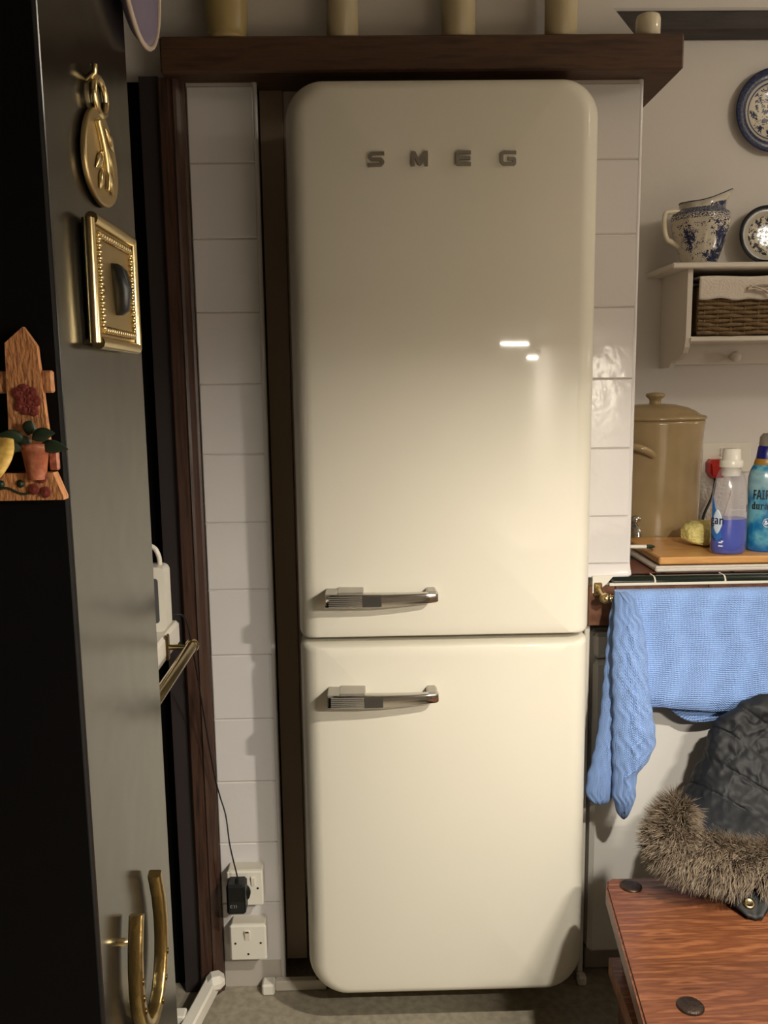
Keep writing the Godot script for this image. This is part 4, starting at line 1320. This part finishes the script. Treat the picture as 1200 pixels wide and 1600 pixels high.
	var pp := PackedVector2Array([Vector2(-0.026, 0.018), Vector2(-0.018, 0.028), Vector2(0.016, 0.028), Vector2(0.027, 0.018), Vector2(0.029, -0.008), Vector2(0.018, -0.027), Vector2(-0.016, -0.027), Vector2(-0.026, -0.01)])
	part("shell", Shape.new().prism(pp, 0.0, 0.030), M.red_plastic, pg)
	part("cap", Shape.new().prism(PackedVector2Array([Vector2(-0.02, 0.015), Vector2(0.018, 0.020), Vector2(0.02, -0.010), Vector2(0.0, -0.021), Vector2(-0.016, -0.018)]), 0.030, 0.036), M.red_plastic, pg)
	single("plug_cable", Shape.new().tube(smooth_path([Vector3(1.044, 1.119, -0.695), Vector3(1.043, 1.10, -0.69), Vector3(1.032, 1.06, -0.682), Vector3(1.005, 1.02, -0.66), Vector3(0.98, 0.991, -0.62)]), 0.0042, 10), M.cord, "black cable hanging from the red plug", "cable")
	# white crumpled paper bag below the socket
	var rg := []
	for i in 13:
		var t := i / 12.0
		var ring := PackedVector3Array()
		for k in 32:
			var a := TAU * k / 32.0
			var q := Vector2(signf(cos(a)) * pow(absf(cos(a)), 0.45), signf(sin(a)) * pow(absf(sin(a)), 0.45))
			var wob := 1.0 + 0.05 * sin(k * 2.3 + i) + 0.04 * sin(i * 1.9 + k * 0.7)
			ring.append(Vector3(q.x * (0.052 - 0.006 * t) * wob, t * 0.148, q.y * (0.022 - 0.014 * t) * wob))
		rg.append(ring)
	var bag := single("paper_bag", Shape.new().loft(rg), M.paper, "crumpled white bag standing behind the blue liquid bottle", "bag")
	bag.position = Vector3(1.055, 0.986, -0.722)
	single("thin_stick", Shape.new().tube([Vector3(0.985, 0.991, -0.50), Vector3(1.065, 1.085, -0.62)], 0.003, 8), M.linen, "thin pale stick leaning beside the white bag", "stick")
	var pk := thing("pink_pot", "pink pot half hidden between the two cleaning bottles", "pot", Vector3(0.965, 1.0172, -0.22))
	part("body", Shape.new().lathe([Vector2(0.024, 0), Vector2(0.026, 0.003), Vector2(0.028, 0.06), Vector2(0.027, 0.066)], 28), M.ceramic, pk)
	part("lid", Shape.new().lathe([Vector2(0.028, 0.066), Vector2(0.030, 0.068), Vector2(0.030, 0.085), Vector2(0.026, 0.088), Vector2(0.001, 0.089)], 28), M.pink, pk)

func oval(r: float, y: float, zsq: float, n := 48) -> PackedVector3Array:
	var o := PackedVector3Array()
	for i in n:
		var a := TAU * i / n
		o.append(Vector3(r * cos(a), y, -r * sin(a) * zsq))
	return o

func spray_bottle() -> void:
	var b := thing("cleaner_bottle", "clear bottle half full of blue liquid with a white cap", "bottle", Vector3(0.823, 1.0174, -0.062))
	var zs := 0.75
	var prof := [[0.036, 0.0], [0.040, 0.003], [0.0405, 0.03], [0.0405, 0.085], [0.040, 0.12], [0.038, 0.145], [0.034, 0.165], [0.028, 0.183], [0.0215, 0.196], [0.0195, 0.20]]
	var rings := []
	for q in prof:
		rings.append(oval(q[0], q[1], zs))
	var liq := []
	for q in [[0.0345, 0.002], [0.0388, 0.005], [0.0392, 0.03], [0.0392, 0.078], [0.0390, 0.0805]]:
		liq.append(oval(q[0], q[1], zs))
	part("liquid", Shape.new().loft(liq), M.liquid, b, "blue liquid filling the lower half")
	part("shell", Shape.new().loft(rings), M.bottle_clear, b)
	part("cap", Shape.new().lathe([Vector2(0.0205, 0.178), Vector2(0.0205, 0.196), Vector2(0.0250, 0.197), Vector2(0.0255, 0.199), Vector2(0.0255, 0.211), Vector2(0.0245, 0.213), Vector2(0.0205, 0.214), Vector2(0.0195, 0.236), Vector2(0.018, 0.239), Vector2(0.001, 0.239)], 36), M.plastic, b)
	# oval label on the left flank, with print
	part("label", patch(0.0407, -1.45, -0.62, func(t: float) -> Vector2: return Vector2(0.03 + 0.02 * absf(t - 0.5), 0.135 - 0.05 * t - 0.05 * t * t), zs), M.sticker, b)
	part("label_oval", patch(0.0411, -1.35, -0.60, func(t: float) -> Vector2: return Vector2(0.075 - 0.028 * sin(t * PI), 0.075 + 0.028 * sin(t * PI)), zs), M.sticker_pale, b)
	bent_text("gan", 0.026, "Droid Sans", 0.0415, -0.98, 0.078, M.print_navy, b, 0.8, zs)
	var sm := Shape.new()
	for q in [[-0.72, 0.028, 0.008], [-0.62, 0.031, 0.005], [-0.70, 0.020, 0.010]]:
		var a: float = q[0]
		sm.box(Vector3.ZERO, Vector3(q[2], 0.003, 0.0006), 0.0001, Transform3D(Basis(Vector3.UP, a), Vector3(0.0412 * sin(a), q[1], 0.0412 * cos(a) * zs)))
	part("small_print", sm, M.print_white, b)
	# moulded grip ridges
	var rd := Shape.new()
	for i in 9:
		var a := 0.42
		rd.box(Vector3.ZERO, Vector3(0.009, 0.0022, 0.002), 0.0007, Transform3D(Basis(Vector3.UP, a), Vector3(0.0402 * sin(a), 0.085 + i * 0.0068, 0.0402 * cos(a) * zs)))
	part("grip_ridges", rd, M.bottle_clear, b)

func tall_bottle() -> void:
	var b := thing("washing_up_bottle", "tall teal washing-up bottle with dark blue neck at the right edge", "bottle", Vector3(0.922, 1.0174, -0.088))
	var zs := 0.7
	var prof := [[0.040, 0.0], [0.045, 0.004], [0.0455, 0.03], [0.0445, 0.07], [0.0445, 0.11], [0.046, 0.15], [0.0455, 0.17], [0.042, 0.185], [0.036, 0.197], [0.030, 0.206], [0.0275, 0.214]]
	var rings := []
	for q in prof:
		rings.append(oval(q[0], q[1], zs))
	part("body", Shape.new().loft(rings), M.teal, b)
	part("neck_band", Shape.new().loft([oval(0.0345, 0.199, zs), oval(0.035, 0.200, zs), oval(0.0315, 0.212, zs), oval(0.031, 0.213, zs)]), M.gold_band, b)
	part("collar", Shape.new().loft([oval(0.030, 0.212, zs), oval(0.0295, 0.22, zs), oval(0.0265, 0.240, zs), oval(0.024, 0.243, zs)]), M.cap_blue, b)
	part("cap", Shape.new().lathe([Vector2(0.0235, 0.242), Vector2(0.024, 0.245), Vector2(0.0225, 0.262), Vector2(0.016, 0.27), Vector2(0.001, 0.271)], 32), M.chrome_dull, b)
	bent_text("FAIRY", 0.030, "Droid Sans", 0.0458, -0.52, 0.132, M.print_black, b, 0.62, zs)
	bent_text("durable", 0.022, "Droid Serif", 0.0458, -0.40, 0.106, M.print_black, b, 0.75, zs)
	var a := -0.28
	var ring := []
	for i in 21:
		var q := TAU * i / 20.0
		var aa := a + 0.2 * cos(q)
		ring.append(Vector3(0.0458 * sin(aa), 0.068 + 0.0095 * sin(q), 0.0458 * cos(aa) * zs))
	part("print_circle", Shape.new().tube(ring, 0.0006, 6), M.print_white, b)
	bent_text("84", 0.014, "Droid Sans", 0.0458, a, 0.068, M.print_white, b, 0.8, zs)

# ---------------------------------------------------------------- table
func table() -> void:
	var t := thing("wooden_table", "low reddish wooden table with iron studs, jacket lying on it", "table", Vector3(0.80, 0, 0.65))
	# slightly splayed rustic top
	var poly := PackedVector2Array([Vector2(0.452, 0.322), Vector2(0.462, 0.314), Vector2(1.16, 0.322), Vector2(1.16, 1.02), Vector2(0.372, 1.02), Vector2(0.372, 0.98), Vector2(0.444, 0.345)])
	var p2 := PackedVector2Array()
	for p in poly:
		p2.append(Vector2(p.x - 0.80, p.y - 0.65))
	var inner: PackedVector2Array = Geometry2D.offset_polygon(p2, -0.004, Geometry2D.JOIN_MITER)[0]
	var down := Transform3D(Basis(Vector3.RIGHT, PI / 2), Vector3.ZERO)
	part("top", Shape.new().prism(p2, -0.446, -0.418, down).prism(inner, -0.45, -0.4455, down), M.table_wood, t)
	for q in [[0.492, 0.345], [0.486, 0.668], [0.472, 0.97]]:
		part("stud", Shape.new().lathe([Vector2(0.021, 0), Vector2(0.021, 0.002), Vector2(0.018, 0.0045), Vector2(0.010, 0.006), Vector2(0.001, 0.0062)], 24, at(Vector3(q[0] - 0.80, 0.4495, q[1] - 0.65))), M.iron, t)
	# apron boards, lower shelf, legs
	part("apron", Shape.new().box(Vector3(-0.285, 0.355, 0.02), Vector3(0.022, 0.128, 0.60), 0.003, turned(Vector3.ZERO, 0, 0.0)), M.table_dark, t)
	part("apron", Shape.new().box(Vector3(0.03, 0.355, -0.278), Vector3(0.63, 0.128, 0.022), 0.003), M.table_dark, t)
	part("apron", Shape.new().box(Vector3(0.03, 0.355, 0.318), Vector3(0.63, 0.128, 0.022), 0.003), M.table_dark, t)
	part("lower_shelf", Shape.new().prism(PackedVector2Array([Vector2(-0.338, -0.335), Vector2(0.36, -0.335), Vector2(0.36, 0.36), Vector2(-0.368, 0.36)]), -0.28, -0.245, down), M.table_wood, t)
	for x in [-0.29, 0.31]:
		for z in [-0.275, 0.32]:
			part("leg", Shape.new().box(Vector3(x, 0.1225, z), Vector3(0.07, 0.245, 0.07), 0.005), M.table_dark, t)
			part("post", Shape.new().box(Vector3(x - 0.006, 0.349, z), Vector3(0.055, 0.138, 0.055), 0.006), M.table_dark, t)

# ---------------------------------------------------------------- blue jumper on its rail
func jumper() -> void:
	var r := thing("towel_bar", "brass bar on the worktop front with a knob end, holding the jumper", "rail", Vector3(0.51, 0.950, 0.078))
	part("bar", Shape.new().tube([Vector3(-0.006, 0, 0), Vector3(0.62, 0, 0)], 0.007, 14), M.brass, r)
	part("knob", Shape.new().lathe([Vector2(0.001, -0.012), Vector2(0.007, -0.010), Vector2(0.0125, 0), Vector2(0.0105, 0.006), Vector2(0.007, 0.009), Vector2(0.009, 0.012)], 24, turned(Vector3(-0.006, 0, 0), 0, 0, -PI / 2)), M.brass, r)
	part("arm", Shape.new().tube([Vector3(-0.004, 0, 0), Vector3(-0.008, 0.004, -0.025), Vector3(-0.010, 0.012, -0.042)], 0.005, 10), M.brass, r)
	part("back_plate", Shape.new().box(Vector3(-0.010, 0.010, -0.0430), Vector3(0.018, 0.030, 0.005), 0.002), M.brass, r)
	var k := thing("jumper", "light blue knitted jumper hanging folded over the brass bar", "jumper", Vector3(0, 0, 0))
	# body: up the back, over the bar, down the front
	var g := []
	var nx := 560
	var ny := 54
	for i in ny:
		var t := i / float(ny - 1)
		var row := PackedVector3Array()
		for j in nx:
			var u := j / float(nx - 1)
			var x := 0.526 + 0.44 * u
			var front := 0.712 - 0.012 * u + 0.006 * sin(u * 9.0)
			var back := 0.724 - 0.060 * smoothstep(0.18, 0.42, u) * (1.0 - 0.55 * smoothstep(0.46, 0.80, u))
			var top := 0.950
			var rr := 0.0145
			var y := 0.0
			var z := 0.0
			if t < 0.38:
				var s := t / 0.38
				y = lerpf(back, top, s)
				z = 0.078 - rr - 0.010 * sin(s * PI) * (0.6 + 0.6 * sin(u * 12.0)) * 0.6
			elif t < 0.50:
				var a := (t - 0.38) / 0.12 * PI
				y = top + rr * sin(a)
				z = 0.078 - rr * cos(a)
			else:
				var s := (t - 0.50) / 0.50
				y = lerpf(top, front, s)
				z = 0.078 + rr + 0.012 * s + 0.005 * s * sin(u * 7.0 + 0.6) + 0.001 * s * sin(u * 23.0)
				z -= 0.010 * smoothstep(0.9, 1.0, s) 
			var rib := 0.5 + 0.5 * sin(x * TAU / 0.0064 + 0.5 * sin(y * 40.0))
			var loc := 0.0026 * rib + 0.0005 * sin(y * TAU / 0.011 + floorf(x / 0.0064) * 2.1)
			z += loc * (1.0 if t > 0.44 else -1.0)
			x += 0.0018 * sin(y * 55.0 + u * 9.0)
			row.append(Vector3(x, y, z))
		g.append(row)
	var body := Shape.new().sheet(g, 0.009, 1.0)
	var mk: StandardMaterial3D = M.knit.duplicate()
	mk.uv1_scale = Vector3(24, 22, 1)
	part("body_panel", body, mk, k)
	# sleeves: flattened tubes with a raised cable down the middle
	var mk2: StandardMaterial3D = M.knit.duplicate()
	mk2.uv1_scale = Vector3(10, 22, 1)
	# rows: y, left x, right x, z centre, half depth
	var front_rows := [[0.968, 0.521, 0.545, 0.082, 0.010], [0.955, 0.5195, 0.560, 0.094, 0.014], [0.925, 0.517, 0.571, 0.102, 0.017], [0.885, 0.514, 0.582, 0.106, 0.019], [0.83, 0.513, 0.588, 0.109, 0.021], [0.77, 0.514, 0.592, 0.112, 0.023], [0.714, 0.517, 0.600, 0.114, 0.024], [0.67, 0.517, 0.608, 0.115, 0.025], [0.635, 0.517, 0.609, 0.115, 0.025], [0.60, 0.518, 0.594, 0.115, 0.024], [0.568, 0.520, 0.572, 0.114, 0.022], [0.53, 0.520, 0.571, 0.113, 0.022], [0.50, 0.525, 0.566, 0.113, 0.020], [0.478, 0.533, 0.556, 0.113, 0.014], [0.466, 0.541, 0.548, 0.113, 0.005]]
	var back_rows := [[0.95, 0.519, 0.555, 0.080, 0.008], [0.90, 0.512, 0.560, 0.082, 0.012], [0.83, 0.506, 0.560, 0.084, 0.014], [0.77, 0.502, 0.556, 0.085, 0.015], [0.70, 0.497, 0.55, 0.086, 0.016], [0.64, 0.489, 0.545, 0.088, 0.017], [0.587, 0.479, 0.54, 0.089, 0.018], [0.55, 0.470, 0.535, 0.09, 0.018], [0.52, 0.468, 0.53, 0.09, 0.017], [0.500, 0.473, 0.525, 0.09, 0.014], [0.490, 0.488, 0.515, 0.09, 0.006]]
	part("sleeve", sleeve(front_rows, 0.0095, 1.0), mk2, k)
	part("sleeve", sleeve(back_rows, 0.005, 2.0), mk2, k)

func sleeve(rows: Array, relief: float, ph: float) -> Shape:
	var ks := []
	for i in rows.size() - 1:
		for s in 9:
			var t := s / 9.0
			var q := []
			for c in 5:
				var p0: float = rows[maxi(i - 1, 0)][c]
				var p1: float = rows[i][c]
				var p2: float = rows[i + 1][c]
				var p3: float = rows[mini(i + 2, rows.size() - 1)][c]
				q.append(0.5 * (2.0 * p1 + (p2 - p0) * t + (2.0 * p0 - 5.0 * p1 + 4.0 * p2 - p3) * t * t + (3.0 * p1 - p0 - 3.0 * p2 + p3) * t * t * t))
			ks.append(q)
	ks.append(rows[-1])
	var rings := []
	var n := 120
	for q in ks:
		var ring := PackedVector3Array()
		var y: float = q[0]
		for i in n:
			var a := TAU * i / n
			var cx: float = (q[1] + q[2]) / 2.0
			var w: float = (q[2] - q[1]) / 2.0
			var u := cos(a)
			# lace: a plait wanders down the middle, scallops beside it
			var plait := exp(-pow((u - 0.22 * sin(y * 95.0 + ph)) / 0.16, 2.0)) - 0.8 * exp(-pow((u + 0.05 - 0.30 * sin(y * 95.0 + ph)) / 0.07, 2.0))
			var scal := 0.55 * sin(u * 13.0 + 2.2 * sin(y * 95.0 + ph) + y * 50.0)
			var d := relief * (0.75 * plait + 0.35 * scal) * clampf(w / 0.02, 0.0, 1.0)
			ring.append(Vector3(cx + w * u + 0.0012 * sin(y * 160.0 + a), y, q[3] + sin(a) * q[4] + (d if sin(a) > 0 else 0.0) * clampf(absf(sin(a)) * 1.6, 0.0, 1.0)))
		rings.append(ring)
	return Shape.new().loft(rings)

# ---------------------------------------------------------------- jacket with fur edge
func jacket() -> void:
	var k := thing("quilted_jacket", "black quilted jacket with brown fur trim heaped on the wooden table", "jacket", Vector3(0, 0, 0))
	# rows: y, left x, right x, z centre, half depth
	var rows := [[0.452, 0.650, 1.12, 0.34, 0.075], [0.456, 0.625, 1.14, 0.33, 0.095], [0.485, 0.605, 1.16, 0.28, 0.115], [0.522, 0.624, 1.17, 0.225, 0.115], [0.558, 0.664, 1.18, 0.190, 0.10], [0.590, 0.687, 1.18, 0.172, 0.085], [0.620, 0.704, 1.18, 0.160, 0.072], [0.672, 0.718, 1.17, 0.150, 0.050], [0.705, 0.739, 1.15, 0.150, 0.032], [0.735, 0.780, 1.12, 0.150, 0.028], [0.752, 0.833, 1.08, 0.150, 0.024], [0.760, 0.89, 1.03, 0.150, 0.016], [0.762, 0.94, 0.98, 0.150, 0.005]]
	var ks := []
	for i in rows.size() - 1:
		for s in 14:
			var t := s / 14.0
			var q := []
			for c in 5:
				q.append(lerpf(rows[i][c], rows[i + 1][c], t))
			ks.append(q)
	ks.append(rows[-1])
	var nz := FastNoiseLite.new()
	nz.seed = 5
	nz.frequency = 9.0
	nz.fractal_octaves = 2
	var rings := []
	var n := 460
	for q in ks:
		var ring := PackedVector3Array()
		var y: float = q[0]
		for i in n:
			var a := TAU * i / n
			var ca := signf(cos(a)) * pow(absf(cos(a)), 0.8)
			var sa := signf(sin(a)) * pow(absf(sin(a)), 0.8)
			var cx: float = (q[1] + q[2]) / 2.0
			var w: float = (q[2] - q[1]) / 2.0
			var p := Vector3(cx + w * ca, y, q[3] + q[4] * sa)
			# quilting in a slanted diamond net, folds on top
			var m := p.x * 0.95 + (0.3 - p.z) * 0.5
			var s1 := (m * 0.72 + y * 0.80) / 0.066
			var s2 := (m * 0.62 - y * 0.86) / 0.072
			var e1 := absf(fposmod(s1 + 0.35, 1.0) - 0.5) * 2.0
			var e2 := absf(fposmod(s2 + 0.1, 1.0) - 0.5) * 2.0
			var seam := maxf(exp(-pow((1.0 - e1) / 0.07, 2.0)), exp(-pow((1.0 - e2) / 0.07, 2.0)))
			var puff := 0.0060 * sqrt((1.0 - e1 * e1) * (1.0 - e2 * e2)) - 0.0012 * seam + 0.008 * nz.get_noise_3dv(p) + 0.0035 * (0.5 - absf(nz.get_noise_3dv(p * 2.6 + Vector3(4, 2, 7))) * 2.0)
			puff *= clampf((y - 0.452) / 0.03, 0.0, 1.0)
			var nrm := Vector3(ca / maxf(w, 0.02), 0.0, sa / maxf(q[4], 0.02)).normalized()
			var lift := smoothstep(0.71, 0.765, y)
			ring.append(p + (nrm * (1.0 - lift) + Vector3.UP * lift) * puff)
		rings.append(ring)
	part("shell", Shape.new().loft(rings), M.jacket, k)
	# fur roll along the lower left edge
	var path := smooth_path([Vector3(0.585, 0.610, 0.345), Vector3(0.560, 0.592, 0.372), Vector3(0.553, 0.560, 0.385), Vector3(0.578, 0.543, 0.395), Vector3(0.622, 0.535, 0.402), Vector3(0.668, 0.523, 0.405), Vector3(0.712, 0.513, 0.402), Vector3(0.745, 0.512, 0.385)], 8)
	var rad := []
	for i in path.size():
		var t := i / float(path.size() - 1)
		rad.append(lerpf(0.016, 0.035, smoothstep(0.0, 0.3, t)) * lerpf(1.0, 0.95, t))
	part("fur_roll", Shape.new().tube(path, rad, 20), M.fur_base, k)
	part("fur_trim", fur(path, rad), M.fur, k).set_meta("kind", "stuff")
	# pointed flap with a press stud, lying on the table below the fur
	var g := []
	for i in 9:
		var row := PackedVector3Array()
		var t := i / 8.0
		for j in 13:
			var u := j / 12.0
			var lft := Vector3(0.640, 0.472, 0.415).lerp(Vector3(0.668, 0.4560, 0.460), t)
			var rgt := Vector3(0.745, 0.495, 0.425).lerp(Vector3(0.690, 0.4560, 0.466), t)
			var p := lft.lerp(rgt, u)
			row.append(p + Vector3(0, 0.004 * sin(u * PI) * (1.0 - t) + 0.0015 * sin(u * 9.0), 0))
		g.append(row)
	part("flap", Shape.new().sheet(g, 0.006), M.lining, k)
	part("press_stud", Shape.new().lathe([Vector2(0.010, 0), Vector2(0.0105, 0.002), Vector2(0.008, 0.0035), Vector2(0.006, 0.0025), Vector2(0.001, 0.0025)], 24, turned(Vector3(0.676, 0.4735, 0.443), 0.55, 0, 0.1)), M.brass, k)

func fur(path: Array, rad: Array) -> Shape:
	var s := Shape.new()
	var st := s.st
	var n := path.size()
	st.set_smooth_group(-1)
	for q in 22000:
		var f := rng.randf() * (n - 1.001)
		var i := int(f)
		var c: Vector3 = path[i].lerp(path[i + 1], f - i)
		var t: Vector3 = (path[i + 1] - path[i]).normalized()
		var r: float = lerpf(rad[i], rad[i + 1], f - i)
		var side := t.cross(Vector3.UP).normalized()
		var up := side.cross(t)
		var a := rng.randf() * TAU
		var d := side * cos(a) + up * sin(a)
		var base := c + d * r * 0.94
		var clump := Vector3(sin(floor(f * 1.3) * 12.9 + floor(a * 2.5) * 4.1), cos(floor(f * 1.3) * 7.7 + floor(a * 2.5) * 9.3), sin(floor(f * 1.3) * 3.1)) * 0.45
		var dir := (d * 0.55 + t * -0.15 + Vector3(-0.35, -0.22, 0.12) + clump + Vector3(rng.randf_range(-0.3, 0.3), rng.randf_range(-0.3, 0.3), rng.randf_range(-0.3, 0.3))).normalized()
		var ln := rng.randf_range(0.018, 0.042)
		var w := rng.randf_range(0.0006, 0.0011)
		var p1 := base + dir * ln * 0.55
		var p2 := p1 + (dir + Vector3(0, -0.35, 0) - t * 0.2).normalized() * ln * 0.45
		if p2.y < 0.4515:
			p2.y = 0.4515
		if p1.y < 0.4515:
			p1.y = 0.4515
		if p2.distance_to(Vector3(0.676, 0.476, 0.443)) < 0.023 or p1.distance_to(Vector3(0.676, 0.476, 0.443)) < 0.02:
			continue
		var sx := dir.cross(Vector3(0.3, 0.5, 0.8)).normalized() * w
		var sy := dir.cross(sx).normalized() * w
		var tone := rng.randf()
		var c0 := Color(0.030, 0.021, 0.014)
		var c1 := Color(0.075, 0.048, 0.03).lerp(Color(0.225, 0.16, 0.10), tone * tone)
		var c2 := c1.lerp(Color(0.52, 0.44, 0.33), rng.randf() * 0.8)
		var ra := [base + sx, base - sx * 0.5 + sy, base - sx * 0.5 - sy]
		var rb := [p1 + sx * 0.7, p1 - sx * 0.35 + sy * 0.7, p1 - sx * 0.35 - sy * 0.7]
		for e in 3:
			var z := (e + 1) % 3
			for v in [[ra[e], c0], [rb[z], c1], [ra[z], c0], [ra[e], c0], [rb[e], c1], [rb[z], c1], [rb[e], c1], [p2, c2], [rb[z], c1]]:
				st.set_color(v[1])
				st.add_vertex(v[0])
	return s
